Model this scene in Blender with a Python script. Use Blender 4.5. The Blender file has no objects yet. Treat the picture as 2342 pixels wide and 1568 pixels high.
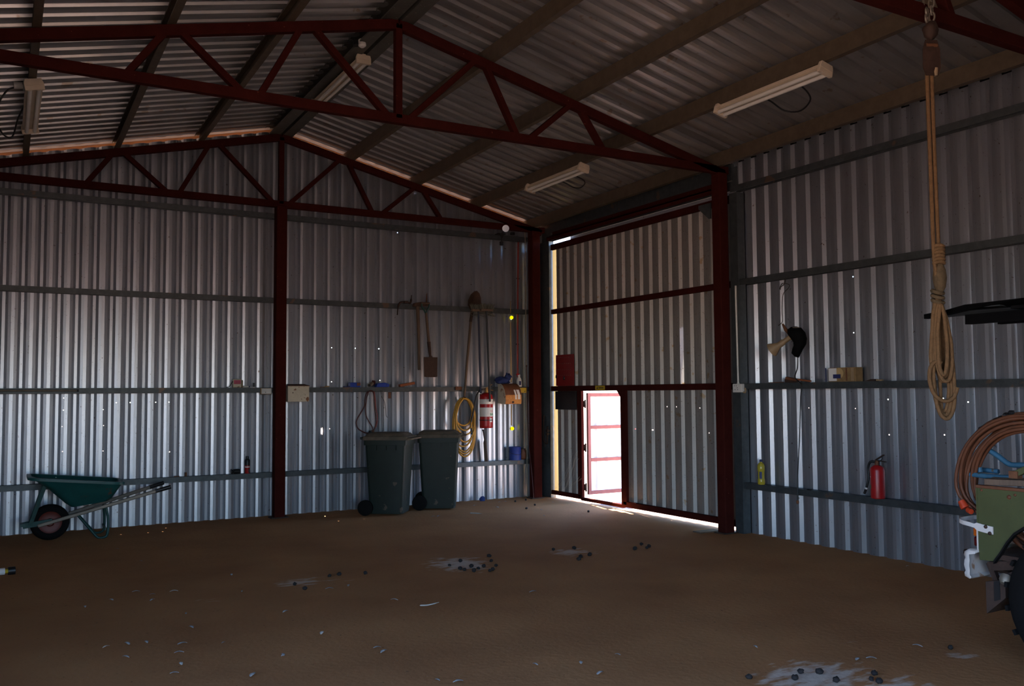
import bpy, math, random
from mathutils import Vector, Matrix, Euler, noise
random.seed(11)
SC = bpy.context.scene
COL = SC.collection
PI = math.pi
V = Vector

# ------------------------------------------------------------------ camera
yaw, pitch, roll, F = math.radians(29.875), math.radians(3.218), math.radians(-0.391), 2021.35
fw = V((math.sin(yaw)*math.cos(pitch), math.cos(yaw)*math.cos(pitch), math.sin(pitch)))
r0 = V((math.cos(yaw), -math.sin(yaw), 0)); u0 = r0.cross(fw)
rt = r0*math.cos(roll) + u0*math.sin(roll); up = u0*math.cos(roll) - r0*math.sin(roll)
cd = bpy.data.cameras.new('camera'); cam = bpy.data.objects.new('camera', cd); COL.objects.link(cam)
cd.sensor_width = 36; cd.lens = F*36/2342; cd.clip_start = .05; cd.clip_end = 500
cam.matrix_world = Matrix(((rt.x, up.x, -fw.x, -7.1056), (rt.y, up.y, -fw.y, -11.4706), (rt.z, up.z, -fw.z, 1.5667), (0, 0, 0, 1)))
SC.camera = cam

# ------------------------------------------------------------------ light
W = bpy.data.worlds.new('sky'); SC.world = W; W.use_nodes = True
nt = W.node_tree; nt.nodes.clear()
sky = nt.nodes.new('ShaderNodeTexSky'); sky.sky_type = 'NISHITA'; sky.sun_disc = False
sky.sun_elevation = math.radians(66); sky.sun_rotation = math.radians(13); sky.dust_density = .4; sky.ozone_density = 2.5
bg = nt.nodes.new('ShaderNodeBackground'); bg.inputs['Strength'].default_value = 0.30
ow = nt.nodes.new('ShaderNodeOutputWorld')
tint = nt.nodes.new('ShaderNodeMix'); tint.data_type = 'RGBA'; tint.blend_type = 'MULTIPLY'; tint.inputs['Factor'].default_value = 1
tint.inputs['B'].default_value = (.855, .942, 1.115, 1)
nt.links.new(sky.outputs[0], tint.inputs['A']); nt.links.new(tint.outputs['Result'], bg.inputs[0]); nt.links.new(bg.outputs[0], ow.inputs[0])
sl = bpy.data.lights.new('sun', 'SUN'); sl.energy = 12; sl.angle = .0093; sl.color = (1, .95, .87)
so = bpy.data.objects.new('sun', sl); COL.objects.link(so)
so.rotation_euler = V((.10, .435, 1)).to_track_quat('Z', 'Y').to_euler()
so.location = (2, 8, 20)
def portal(loc, rot, w, h):
    l = bpy.data.lights.new('sky_portal', 'AREA'); l.shape = 'RECTANGLE'; l.size = w; l.size_y = h
    l.cycles.is_portal = True
    o = bpy.data.objects.new('sky_portal', l); COL.objects.link(o); o.location = loc; o.rotation_euler = rot
SC.view_settings.view_transform = 'Standard'; SC.view_settings.look = 'None'
SC.view_settings.gamma = 1; SC.view_settings.use_curve_mapping = False
SC.view_settings.exposure = 2.5
SC.cycles.max_bounces = 10; SC.cycles.diffuse_bounces = 6; SC.cycles.glossy_bounces = 5
SC.cycles.sample_clamp_indirect = 8

# ------------------------------------------------------------------ mesh helpers
def wloc(o):
    l = V((0, 0, 0))
    while o is not None: l += V(o.location); o = o.parent
    return l
class MB:
    def __init__(s): s.v = []; s.f = []; s.m = []; s.mi = 0
    def add(s, vs, fs):
        b = len(s.v); s.v += [V(p) for p in vs]; s.f += [[i+b for i in f] for f in fs]; s.m += [s.mi]*len(fs); return s
    def box(s, c, d, M=None):
        x, y, z = d[0]/2, d[1]/2, d[2]/2
        vs = [V((a*x, b*y, e*z)) for a in (-1, 1) for b in (-1, 1) for e in (-1, 1)]
        if M is not None: vs = [M @ p for p in vs]
        return s.add([V(c)+p for p in vs], [(0,1,3,2),(4,6,7,5),(0,4,5,1),(2,3,7,6),(0,2,6,4),(1,5,7,3)])
    def bx(s, a, b):
        return s.box([(a[i]+b[i])/2 for i in range(3)], [abs(a[i]-b[i]) for i in range(3)])
    def bar(s, a, b, w, h, up=(0,0,1)):
        a, b = V(a), V(b); t = (b-a).normalized(); x = t.cross(V(up)).normalized(); y = x.cross(t)
        vs = [p + x*(i*w/2) + y*(j*h/2) for p in (a, b) for i, j in ((-1,-1),(1,-1),(1,1),(-1,1))]
        return s.add(vs, [(3,2,1,0),(4,5,6,7),(0,1,5,4),(1,2,6,5),(2,3,7,6),(3,0,4,7)])
    def tube(s, pts, r, n=8, closed=False, cap=True):
        pts = [V(p) for p in pts]; N = len(pts)
        rs = r if isinstance(r, (list, tuple)) else [r]*N
        T = []
        for i in range(N):
            a = pts[(i-1) % N] if (closed or i > 0) else pts[i]
            b = pts[(i+1) % N] if (closed or i < N-1) else pts[i]
            d = b-a; T.append(d.normalized() if d.length > 1e-9 else V((0,0,1)))
        x = T[0].orthogonal().normalized(); vs = []
        for i in range(N):
            x = x - T[i]*x.dot(T[i])
            x = x.normalized() if x.length > 1e-6 else T[i].orthogonal().normalized()
            y = T[i].cross(x)
            vs += [pts[i] + (x*math.cos(2*PI*k/n) + y*math.sin(2*PI*k/n))*rs[i] for k in range(n)]
        fs = []
        for i in range(N if closed else N-1):
            a, b = i*n, ((i+1) % N)*n
            fs += [(a+k, a+(k+1) % n, b+(k+1) % n, b+k) for k in range(n)]
        if cap and not closed:
            fs += [tuple(range(n-1, -1, -1)), tuple(range((N-1)*n, N*n))]
        return s.add(vs, fs)
    def lathe(s, prof, c, axis=(0,0,1), n=20):
        ax = V(axis).normalized(); x = ax.orthogonal().normalized(); y = ax.cross(x); c = V(c)
        vs = []; fs = []
        for r, h in prof: vs += [c + ax*h + (x*math.cos(2*PI*k/n)+y*math.sin(2*PI*k/n))*max(r, 1e-4) for k in range(n)]
        for i in range(len(prof)-1):
            fs += [(i*n+k, i*n+(k+1) % n, (i+1)*n+(k+1) % n, (i+1)*n+k) for k in range(n)]
        fs += [tuple(range(n-1, -1, -1)), tuple(range((len(prof)-1)*n, len(prof)*n))]
        return s.add(vs, fs)
    def prism(s, poly, d):                       # poly: 3-D outline, d: extrusion vector
        poly = [V(p) for p in poly]; n = len(poly); d = V(d)
        return s.add(poly + [p+d for p in poly], [tuple(range(n-1, -1, -1)), tuple(range(n, 2*n))] + [(i, (i+1) % n, (i+1) % n+n, i+n) for i in range(n)])
    def loft(s, rings, cap=True, closed=True):
        n = len(rings[0]); vs = [p for r in rings for p in r]; fs = []
        for i in range(len(rings)-1):
            for k in range(n if closed else n-1):
                fs.append((i*n+k, i*n+(k+1) % n, (i+1)*n+(k+1) % n, (i+1)*n+k))
        if cap: fs += [tuple(range(n-1, -1, -1)), tuple(range((len(rings)-1)*n, len(rings)*n))]
        return s.add(vs, fs)
    def blob(s, c, d, seed=0, amp=.2, nu=10, nv=6):
        vs = []; fs = []
        for i in range(nv+1):
            for k in range(nu):
                t = PI*i/nv; p = V((math.sin(t)*math.cos(2*PI*k/nu), math.sin(t)*math.sin(2*PI*k/nu), math.cos(t)))
                q = 1 + amp*noise.noise(p*1.7 + V((seed*3.1, seed*1.7, 0)))
                vs.append(V(c) + V((p.x*d[0]/2, p.y*d[1]/2, p.z*d[2]/2))*q)
        for i in range(nv):
            fs += [(i*nu+k, (i+1)*nu+k, (i+1)*nu+(k+1) % nu, i*nu+(k+1) % nu) for k in range(nu)]
        return s.add(vs, fs)
    def xf(s, M):
        s.v = [M @ p for p in s.v]; return s
    def build(s, name, mat, parent=None, smooth=0, loc=None, bevel=0):
        me = bpy.data.meshes.new(name)
        off = wloc(parent) if parent is not None else V((0, 0, 0))
        o = bpy.data.objects.new(name, me)
        if loc is not None: o.location = V(loc) - off; off = V(loc)
        me.from_pydata([tuple(p-off) for p in s.v], [], s.f)
        for m in (mat if isinstance(mat, (list, tuple)) else [mat]): me.materials.append(m)
        if any(s.m): me.polygons.foreach_set('material_index', s.m)
        me.validate(); me.update()
        if smooth:
            me.shade_smooth(); me.set_sharp_from_angle(angle=math.radians(smooth))
        COL.objects.link(o)
        if parent is not None: o.parent = parent
        if bevel:
            b = o.modifiers.new('bevel', 'BEVEL'); b.width = bevel; b.segments = 2; b.limit_method = 'ANGLE'
        return o
def tag(o, label=None, cat=None, group=None, kind=None):
    for k, x in (('label', label), ('category', cat), ('group', group), ('kind', kind)):
        if x: o[k] = x
    return o
def thing(name, label, cat, loc=(0,0,0), group=None, kind=None):
    o = bpy.data.objects.new(name, None); COL.objects.link(o); o.location = loc; o.empty_display_size = .1
    return tag(o, label, cat, group, kind)
def dup(o, parent=None, loc=None):
    c = o.copy(); COL.objects.link(c); c.parent = parent
    if loc is not None: c.location = loc
    for ch in o.children: dup(ch, c)
    return c
def cr(pts, n=6, closed=False):                  # Catmull-Rom
    P = [V(p) for p in pts]; N = len(P); out = []
    for i in range(N if closed else N-1):
        g = (lambda k: P[k % N]) if closed else (lambda k: P[min(max(k, 0), N-1)])
        a, b, c, d = g(i-1), g(i), g(i+1), g(i+2)
        for j in range(n):
            t = j/n
            out.append(.5*((2*b) + (c-a)*t + (2*a-5*b+4*c-d)*t*t + (3*b-a-3*c+d)*t*t*t))
    if not closed: out.append(P[-1])
    return out
def rz(a): return Matrix.Rotation(a, 4, 'Z')

# ------------------------------------------------------------------ materials
def mat(name, c, rough=.6, metal=0, var=.25, scale=6, bump=.0, bscale=60, c2=None, stretch=(1,1,1), spots=None, spec=.5, trans=0, objrand=0):
    m = bpy.data.materials.new(name); m.use_nodes = True; N = m.node_tree.nodes; L = m.node_tree.links
    b = N['Principled BSDF']; b.inputs['Roughness'].default_value = rough; b.inputs['Metallic'].default_value = metal
    b.inputs['Specular IOR Level'].default_value = spec
    if trans: b.inputs['Transmission Weight'].default_value = trans
    tc = N.new('ShaderNodeTexCoord'); mp = N.new('ShaderNodeMapping'); mp.inputs['Scale'].default_value = stretch
    L.new(tc.outputs['Object'], mp.inputs[0])
    nz = N.new('ShaderNodeTexNoise'); nz.inputs['Scale'].default_value = scale; nz.inputs['Detail'].default_value = 6; nz.inputs['Roughness'].default_value = .65
    L.new(mp.outputs[0], nz.inputs['Vector'])
    rp = N.new('ShaderNodeValToRGB'); rp.color_ramp.elements[0].position = .3; rp.color_ramp.elements[1].position = .7
    c2 = c2 or tuple(x*(1-var) for x in c)
    rp.color_ramp.elements[0].color = (*c2, 1); rp.color_ramp.elements[1].color = (*c, 1)
    L.new(nz.outputs['Fac'], rp.inputs[0]); out = rp.outputs[0]
    def mix(out, fac, col, mode='MIX'):
        x = N.new('ShaderNodeMix'); x.data_type = 'RGBA'; x.blend_type = mode
        if isinstance(fac, float): x.inputs['Factor'].default_value = fac
        else: L.new(fac, x.inputs['Factor'])
        L.new(out, x.inputs['A'])
        if isinstance(col, tuple): x.inputs['B'].default_value = (*col, 1)
        else: L.new(col, x.inputs['B'])
        return x.outputs['Result']
    if objrand:
        oi = N.new('ShaderNodeObjectInfo'); mr = N.new('ShaderNodeMapRange'); mr.inputs['To Min'].default_value = 1-objrand; mr.inputs['To Max'].default_value = 1
        L.new(oi.outputs['Random'], mr.inputs['Value']); cb = N.new('ShaderNodeCombineColor')
        for i in range(3): L.new(mr.outputs[0], cb.inputs[i])
        out = mix(out, 1.0, cb.outputs[0], 'MULTIPLY')
    if spots:                                     # (scale, threshold, colour)
        for sc, th, col in spots:
            n2 = N.new('ShaderNodeTexNoise'); n2.inputs['Scale'].default_value = sc; n2.inputs['Detail'].default_value = 3
            L.new(tc.outputs['Object'], n2.inputs['Vector'])
            r2 = N.new('ShaderNodeValToRGB'); r2.color_ramp.elements[0].position = th; r2.color_ramp.elements[1].position = th+.04
            L.new(n2.outputs['Fac'], r2.inputs[0]); out = mix(out, r2.outputs[0], col)
    L.new(out, b.inputs['Base Color'])
    if bump:
        n3 = N.new('ShaderNodeTexNoise'); n3.inputs['Scale'].default_value = bscale; n3.inputs['Detail'].default_value = 5
        L.new(mp.outputs[0], n3.inputs['Vector'])
        bp = N.new('ShaderNodeBump'); bp.inputs['Strength'].default_value = bump; bp.inputs['Distance'].default_value = .01
        L.new(n3.outputs['Fac'], bp.inputs['Height']); L.new(bp.outputs[0], b.inputs['Normal'])
    m['nodes_out'] = 1
    return m
M = {}
rust = (.16, .06, .025)
M['galv'] = mat('zinc_sheet', (.46, .482, .525), .33, .8, .12, 2.2, .06, 25, stretch=(3, 3, .5), spots=[(26, .70, (.16, .13, .11)), (75, .69, (.13, .10, .085))], objrand=.12)
M['galv_door'] = mat('zinc_door_sheet', (.40, .375, .345), .55, .6, .2, 3, .06, 25, stretch=(3, 3, .5), spots=[(60, .66, (.14, .11, .09)), (9, .66, (.30, .22, .14))])
M['galv_roof'] = mat('zinc_roof_sheet', (.48, .47, .46), .38, .8, .2, 1.6, .05, 20, spots=[(7, .66, (.32, .27, .22))], objrand=.15)
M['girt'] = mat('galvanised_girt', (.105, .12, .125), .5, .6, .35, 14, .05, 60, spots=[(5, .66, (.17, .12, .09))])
M['purlin'] = mat('dusty_galvanised_purlin', (.16, .12, .08), .55, .45, .3, 9, .05, 50, spots=[(14, .68, (.12, .09, .06))])
M['ridge'] = mat('dull_galvanised_ridge', (.13, .125, .105), .55, .5, .3, 9, .05, 50, spots=[(30, .70, (.45, .42, .36))])
M['red'] = mat('red_oxide_paint', (.062, .012, .009), .85, 0, .35, 7, .1, 40, spots=[(35, .72, (.17, .06, .04))], spec=.04)
M['soil'] = None
M['black'] = mat('black_plastic', (.012, .012, .013), .45, 0, .3, 20)
M['flatblack'] = mat('matt_black_steel', (.004, .004, .0045), .8, 0, .3, 20, spec=.08)
M['rubber'] = mat('black_rubber', (.009, .0085, .0085), .85, 0, .3, 30, .1, 90, spec=.12)
M['white'] = mat('white_plastic', (.75, .73, .68), .4, 0, .15, 12, spots=[(20, .7, (.4, .33, .25))])
M['cream'] = mat('cream_enamel', (.62, .56, .42), .5, 0, .2, 9, .05, 40, spots=[(12, .62, (.20, .08, .03)), (45, .68, (.15, .08, .05))])
M['ltcream'] = mat('fluorescent_cream_enamel', (.72, .60, .45), .45, 0, .15, 8)
M['diff'] = mat('lamp_tube_glass', (.80, .78, .72), .25, 0, .08, 8)
M['rust'] = mat('rusty_iron', (.20, .08, .035), .8, .1, .5, 22, .3, 70)
M['dkrust'] = mat('dark_rusty_steel', (.065, .035, .024), .75, .3, .45, 22, .2, 70)
M['wood'] = mat('weathered_wood', (.14, .088, .055), .7, 0, .4, 10, .15, 60, stretch=(8, 8, 1))
M['greenp'] = mat('bin_green_plastic', (.010, .021, .015), .6, 0, .35, 8, .05, 40, spots=[(10, .66, (.09, .065, .045))])
M['dustlid'] = mat('dusty_bin_lid', (.17, .12, .08), .8, 0, .4, 7, .08, 40, c2=(.06, .055, .04))
M['teal'] = mat('teal_barrow_tray', (.010, .10, .095), .45, 0, .3, 8, .05, 40, spots=[(9, .66, (.09, .06, .045))])
M['tealsteel'] = mat('teal_painted_steel', (.01, .075, .065), .5, .1, .4, 14, .05, 50, spots=[(14, .64, (.08, .045, .03))])
M['greysteel'] = mat('worn_grey_steel', (.26, .22, .17), .5, .4, .35, 12, .05, 50)
M['redrim'] = mat('red_wheel_rim', (.15, .022, .012), .5, .1, .4, 14)
M['yellow'] = mat('yellow_rubber_hose', (.60, .30, .035), .5, 0, .25, 14)
M['redp'] = mat('red_enamel', (.42, .012, .014), .35, 0, .2, 8)
M['redb'] = mat('red_board_paint', (.26, .008, .010), .5, 0, .25, 8)
M['redc'] = mat('red_conduit', (.30, .03, .02), .45, 0, .25, 8)
M['label'] = mat('white_label', (.78, .76, .72), .5, 0, .1, 12)
M['orust'] = mat('orange_rusted_enamel', (.62, .28, .05), .65, 0, .4, 14, .2, 60, c2=(.34, .10, .02))
M['brown_rust'] = mat('brown_rusted_enamel', (.17, .06, .024), .7, 0, .4, 14, .2, 60)
M['blue'] = mat('blue_plastic', (.012, .05, .34), .45, 0, .25, 10)
M['bluetin'] = mat('blue_tin', (.03, .06, .30), .5, 0, .3, 16)
M['bluecloth'] = mat('blue_cloth', (.02, .04, .16), .9, 0, .4, 14, .3, 40)
M['brick'] = mat('orange_brick', (.34, .10, .035), .85, 0, .35, 14, .3, 60)
M['cable'] = mat('dark_red_cable', (.085, .016, .012), .5, 0, .3, 20)
M['wire'] = mat('dull_wire', (.07, .06, .05), .5, .5, .3, 20)
M['bristle'] = mat('grey_green_bristles', (.16, .16, .12), .9, 0, .5, 25, .2, 80)
M['bluehandle'] = mat('dark_blue_handle', (.012, .018, .055), .45, 0, .3, 12)
M['rodwood'] = mat('pale_yellow_rod', (.52, .36, .16), .6, 0, .25, 10)
M['pink'] = mat('faded_pink_print', (.55, .10, .16), .6, 0, .3, 20)
M['card'] = mat('brown_cardboard', (.30, .19, .08), .8, 0, .4, 18, .1, 50)
M['rope'] = mat('tan_hemp_rope', (.22, .12, .05), .85, 0, .35, 40, .5, 220)
M['dkrope'] = mat('oil_stained_rope', (.15, .10, .05), .85, 0, .45, 40, .5, 220)
M['brass'] = mat('dull_brass', (.42, .24, .08), .5, .5, .3, 16)
M['tan'] = mat('tan_plastic', (.36, .25, .14), .55, 0, .3, 14)
M['olive'] = mat('olive_green_paint', (.072, .084, .028), .5, 0, .22, 5, .04, 30, spots=[(9, .72, (.09, .045, .025))])
M['bumper'] = mat('white_bumper_paint', (.70, .66, .62), .4, 0, .12, 9, spots=[(8, .64, (.45, .26, .16))])
M['amber'] = mat('amber_lens', (.60, .12, .01), .25, 0, .2, 10)
M['redlens'] = mat('dark_red_lens', (.10, .006, .006), .25, 0, .2, 10)
M['flap'] = mat('brown_rubber_flap', (.055, .028, .018), .75, 0, .35, 10, .1, 40)
M['orangehose'] = mat('terracotta_hose', (.14, .046, .018), .6, 0, .3, 18)
M['bluehose'] = mat('pale_blue_hose', (.04, .14, .23), .45, 0, .3, 12, spots=[(12, .66, (.10, .07, .04))])
M['redplug'] = mat('orange_red_plug', (.55, .055, .015), .45, 0, .2, 10)
M['dung'] = mat('dark_dung', (.022, .016, .014), .85, 0, .4, 40, .3, 120)
M['feather'] = mat('grey_feather', (.38, .37, .36), .8, 0, .3, 60)
M['scrap'] = mat('pale_scrap', (.58, .54, .48), .8, 0, .3, 60)
M['signy'] = mat('yellow_sign', (.62, .42, .02), .5, 0, .1, 10)
M['chrome'] = mat('chrome_reflector', (.8, .8, .8), .12, 1, .05, 10)
M['oil'] = mat('golden_oil_bottle', (.50, .40, .04), .2, 0, .2, 12)
M['dklabel'] = mat('dark_blue_label', (.02, .03, .12), .5, 0, .3, 20)
M['greenlabel'] = mat('green_print', (.06, .30, .12), .5, 0, .3, 60)
M['barge'] = mat('orange_glow_barge', (.36, .13, .03), .6, 0, .2, 8)  # orange glow of the gable gap put into the board colour
M['leafwhite'] = mat('blown_out_leaf_sheet', (.82, .80, .78), .5, 0, .08, 8)  # zinc leaf coloured near white so it looks blown out by daylight
M['shovel'] = mat('dull_brown_shovel_steel', (.085, .042, .024), .75, .1, .45, 14, .15, 60)
M['red_lit'] = mat('red_paint_lit_outdoors', (.30, .085, .065), .7, 0, .25, 12, .05, 40)  # lighter copy of the red, outdoor glare put into the leaf frame colour
M['silk'] = mat('cobweb_silk', (.7, .65, .55), .6, 0, .1, 8)

def soil_material():
    m = bpy.data.materials.new('red_dirt_floor'); m.use_nodes = True; N = m.node_tree.nodes; L = m.node_tree.links
    b = N['Principled BSDF']; b.inputs['Roughness'].default_value = .95; b.inputs['Specular IOR Level'].default_value = .15
    g = N.new('ShaderNodeNewGeometry')
    def noise_(sc, det=5, st=None):
        n = N.new('ShaderNodeTexNoise'); n.inputs['Scale'].default_value = sc; n.inputs['Detail'].default_value = det
        if st:
            mp = N.new('ShaderNodeMapping'); mp.inputs['Scale'].default_value = st; L.new(g.outputs['Position'], mp.inputs[0]); L.new(mp.outputs[0], n.inputs['Vector'])
        else: L.new(g.outputs['Position'], n.inputs['Vector'])
        return n.outputs['Fac']
    def ramp(f, a, ca, b_, cb):
        r = N.new('ShaderNodeValToRGB'); r.color_ramp.elements[0].position = a; r.color_ramp.elements[1].position = b_
        r.color_ramp.elements[0].color = (*ca, 1); r.color_ramp.elements[1].color = (*cb, 1); L.new(f, r.inputs[0]); return r.outputs[0]
    def mix(fac, a, b_):
        x = N.new('ShaderNodeMix'); x.data_type = 'RGBA'; L.new(fac, x.inputs['Factor'])
        for s, q in (('A', a), ('B', b_)):
            if isinstance(q, tuple): x.inputs[s].default_value = (*q, 1)
            else: L.new(q, x.inputs[s])
        return x.outputs['Result']
    def math_(op, a, b_):
        x = N.new('ShaderNodeMath'); x.operation = op
        for i, q in enumerate((a, b_)):
            if isinstance(q, (int, float)): x.inputs[i].default_value = q
            else: L.new(q, x.inputs[i])
        return x.outputs[0]
    col = ramp(noise_(1.1, 6), .3, (.41, .19, .076), .7, (.54, .265, .108))
    col = mix(ramp(noise_(38, 3), .68, (0,0,0), .73, (.8,.8,.8)), col, (.15, .075, .042))
    col = mix(ramp(noise_(55, 2), .72, (0,0,0), .76, (.7,.7,.7)), col, (.42, .36, .30))
    # dried droppings: soft ellipses broken up by streaky noise
    br = noise_(7, 8, (1, 2.6, 1))
    for (x, y, rx, ry, st) in ((-3.45, -4.12, .45, .55, 1.25), (-4.93, -4.08, .36, .30, 1.0), (-4.64, -4.25, .30, .22, .6), (-2.25, -4.12, .40, .34, 1.05),
                               (-3.22, -8.0, .60, .42, 1.25), (-2.15, -8.18, .26, .16, .85), (-5.7, -4.35, .22, .18, .6), (-3.05, -8.35, .45, .25, 1.2), (-2.5, -7.65, .2, .08, .6)):
        mp = N.new('ShaderNodeMapping'); mp.inputs['Location'].default_value = (-x/rx, -y/ry, 0); mp.inputs['Scale'].default_value = (1/rx, 1/ry, 0)
        L.new(g.outputs['Position'], mp.inputs[0]); ln = N.new('ShaderNodeVectorMath'); ln.operation = 'LENGTH'; L.new(mp.outputs[0], ln.inputs[0])
        f = math_('ADD', math_('MULTIPLY', math_('SUBTRACT', 1, ln.outputs['Value']), .50*st), br)
        col = mix(ramp(f, .76, (0,0,0), .96, (min(1, st*.85),)*3), col, (.74, .61, .48))
    L.new(col, b.inputs['Base Color'])
    bp = N.new('ShaderNodeBump'); bp.inputs['Strength'].default_value = .35; bp.inputs['Distance'].default_value = .012
    L.new(noise_(24, 6), bp.inputs['Height']); L.new(bp.outputs[0], b.inputs['Normal'])
    return m
M['soil'] = soil_material()
def plain(name, c, rough=.9):
    return mat(name, c, rough, 0, .25, .6, .2, 8)
M['ground'] = plain('red_outback_ground', (.33, .21, .145))
def translucent(name, c, thin=.7):
    m = bpy.data.materials.new(name); m.use_nodes = True; N = m.node_tree.nodes; L = m.node_tree.links
    d = N.new('ShaderNodeBsdfDiffuse'); t = N.new('ShaderNodeBsdfTranslucent'); x = N.new('ShaderNodeMixShader')
    nz = N.new('ShaderNodeTexNoise'); nz.inputs['Scale'].default_value = 5
    rp = N.new('ShaderNodeValToRGB'); rp.color_ramp.elements[0].color = (*[k*.8 for k in c], 1); rp.color_ramp.elements[1].color = (*c, 1)
    L.new(nz.outputs['Fac'], rp.inputs[0]); L.new(rp.outputs[0], d.inputs[0]); L.new(rp.outputs[0], t.inputs[0])
    x.inputs[0].default_value = thin; L.new(d.outputs[0], x.inputs[1]); L.new(t.outputs[0], x.inputs[2]); L.new(x.outputs[0], N['Material Output'].inputs[0])
    return m
M['edge_glow'] = translucent('glowing_door_edge', (.86, .74, .46), .5)  # translucent stand-in for the sheet edge glowing in outside light
M['plug'] = translucent('yellow_translucent_plastic', (.90, .82, .04), .9)

# ------------------------------------------------------------------ shed dimensions
RX = -4.04                      # ridge x
LX, FY = -8.18, -12.1           # left and front sheet planes
SL = .2325                      # roof slope
TILT = .010
def zchord(x, y): return 4.955 - SL*abs(x-RX) + TILT*min(-y, 13)      # top edge of the truss top chord
def zroof(x, y): return zchord(x, y) + .155

# ------------------------------------------------------------------ corrugated sheets
def profile(a, b, phase, pitch, depth, steep=0):
    pts = []
    k0 = int((a-phase)/pitch)-2
    for k in range(k0, int((b-phase)/pitch)+3):
        r = phase + k*pitch
        for du, d in ((-.016-steep, depth), (.016+steep, depth), (.044-steep, 0), (.076, -.0048), (pitch-.076, -.0048), (pitch-.044+steep, 0)):
            pts.append((r+du, d))
    pts.sort(); out = []
    def at(u):
        for (p, q), (p2, q2) in zip(pts, pts[1:]):
            if p <= u <= p2: return q + (q2-q)*(u-p)/max(p2-p, 1e-9)
        return 0
    out = [(a, at(a))] + [p for p in pts if a+1e-4 < p[0] < b-1e-4] + [(b, at(b))]
    return out
def sheet(name, parent, m, P0, u, v, n, a, b, v0, v1, phase, pitch=.19, depth=.034, holes=(), steep=0):
    """corrugated panel: position = P0 + u*U + v*W + n*d, with round holes where daylight shows"""
    P0, u, v, n = V(P0), V(u), V(v), V(n); f1 = v1 if callable(v1) else (lambda t: v1); f0 = v0 if callable(v0) else (lambda t: v0)
    pr = profile(a, b, phase, pitch, depth, steep); mb = MB()
    P = lambda uu, d, vv: P0 + u*uu + v*vv + n*d
    for (ua, da), (ub, db) in zip(pr, pr[1:]):
        hs = sorted([h for h in holes if ua <= h[0] < ub], key=lambda h: h[1])
        lo = (f0(ua), f0(ub)); w = ub-ua
        for h in hs:
            ru = min(h[2], w*.42); rv = h[3] if len(h) > 3 else ru
            hu = min(max(h[0], ua+ru*1.1), ub-ru*1.1); z0, z1 = h[1]-rv*1.6, h[1]+rv*1.6
            if z0 <= max(lo): continue
            dd = lambda q: da + (db-da)*(q-ua)/w
            mb.add([P(ua, da, lo[0]), P(ub, db, lo[1]), P(ub, db, z0), P(ua, da, z0)], [(0,1,2,3)])
            ring = []; box = []
            for k in range(8):
                c, s = math.cos(k*PI/4), math.sin(k*PI/4)
                q = hu + ru*c; ring.append(P(q, dd(q), h[1]+rv*s))
                bu = ub if c > .1 else (ua if c < -.1 else hu); bz = z1 if s > .1 else (z0 if s < -.1 else h[1])
                box.append(P(bu, dd(bu), bz))
            mb.add(ring+box, [(k, k+8, (k+1) % 8+8, (k+1) % 8) for k in range(8)])
            lo = (z1, z1)
        mb.add([P(ua, da, lo[0]), P(ub, db, lo[1]), P(ub, db, f1(ub)), P(ua, da, f1(ua))], [(0,1,2,3)])
    return mb.build(name, m, parent)
def sheets(parent, m, P0, u, v, n, a, b, v0, v1, phase, pitch=.19, per=4, holes=(), depth=.034, name='sheet', steep=0):
    k = math.floor((a-phase)/pitch/per); e = phase + k*per*pitch
    while e < b - 1e-6:
        s, t = max(a, e), min(b, e+per*pitch)
        if t-s > .01: sheet(name, parent, m, P0, u, v, n, s, t, v0, v1, phase, pitch, depth, [h for h in holes if s <= h[0] < t], steep)
        e += per*pitch

# ------------------------------------------------------------------ ground and floor
def grid(x0, x1, y0, y1, nx, ny, amp):
    mb = MB(); vs = []
    for j in range(ny+1):
        for i in range(nx+1):
            x, y = x0+(x1-x0)*i/nx, y0+(y1-y0)*j/ny
            e = min(x-x0, x1-x, y-y0, y1-y)
            vs.append((x, y, amp*noise.noise(V((x*.9, y*.9, 3)))*min(1, e*2) + amp*.5*noise.noise(V((x*4, y*4, 9)))*min(1, e*2)))
    return mb.add(vs, [(j*(nx+1)+i, j*(nx+1)+i+1, (j+1)*(nx+1)+i+1, (j+1)*(nx+1)+i) for j in range(ny) for i in range(nx)])
tag(grid(LX-.03, .13, FY-.03, .13, 110, 150, .006).build('floor', M['soil'], smooth=180), 'bare red dirt floor of the shed with scattered droppings', 'floor', kind='structure')
g = MB(); g.add([(-90,-90,-.02),(90,-90,-.02),(90,90,-.02),(-90,90,-.02)], [(0,1,2,3)])
tag(g.build('ground', M['ground']), 'sunlit red ground outside the shed', 'ground', kind='structure')

# ------------------------------------------------------------------ walls
HB = [(-3.30,1.10,0.0058),(-3.27,1.73,0.0058),(-3.27,2.19,0.0058),(-2.94,2.19,0.0058),(-2.59,2.19,0.0065),(-2.58,1.75,0.0058),(-6.50,1.54,0.0043),(-6.5,1.40,0.0050),(-6.51,1.21,0.0043),(-6.5,.92,0.0050),
      (-6.08,1.40,0.0043),(-6.07,1.21,0.0043),(-6.07,.91,0.0043),(-5.93,1.48,0.0058),(-5.78,1.48,0.0058),(-5.49,1.48,0.0058),(-5.34,1.48,0.0058),(-5.33,.87,0.0058),(-2.09,4.44,.0075),(-2.32,3.84,0.0058),
      (-3.385,1.07,.022,.05),(-.474,2.70,.016,.03),(-.474,1.03,.016,.03)]
wb = thing('wall_back', 'corrugated zinc gable wall at the far end of the shed', 'wall', (0, .1, 0), kind='structure')
ztop = lambda x: zchord(x, 0) + .155 - .055
sheets(wb, M['galv'], (0,.1,0), (1,0,0), (0,0,1), (0,1,0), LX, .1, -.04, ztop, -7.13, .1875, 4, HB)
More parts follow.
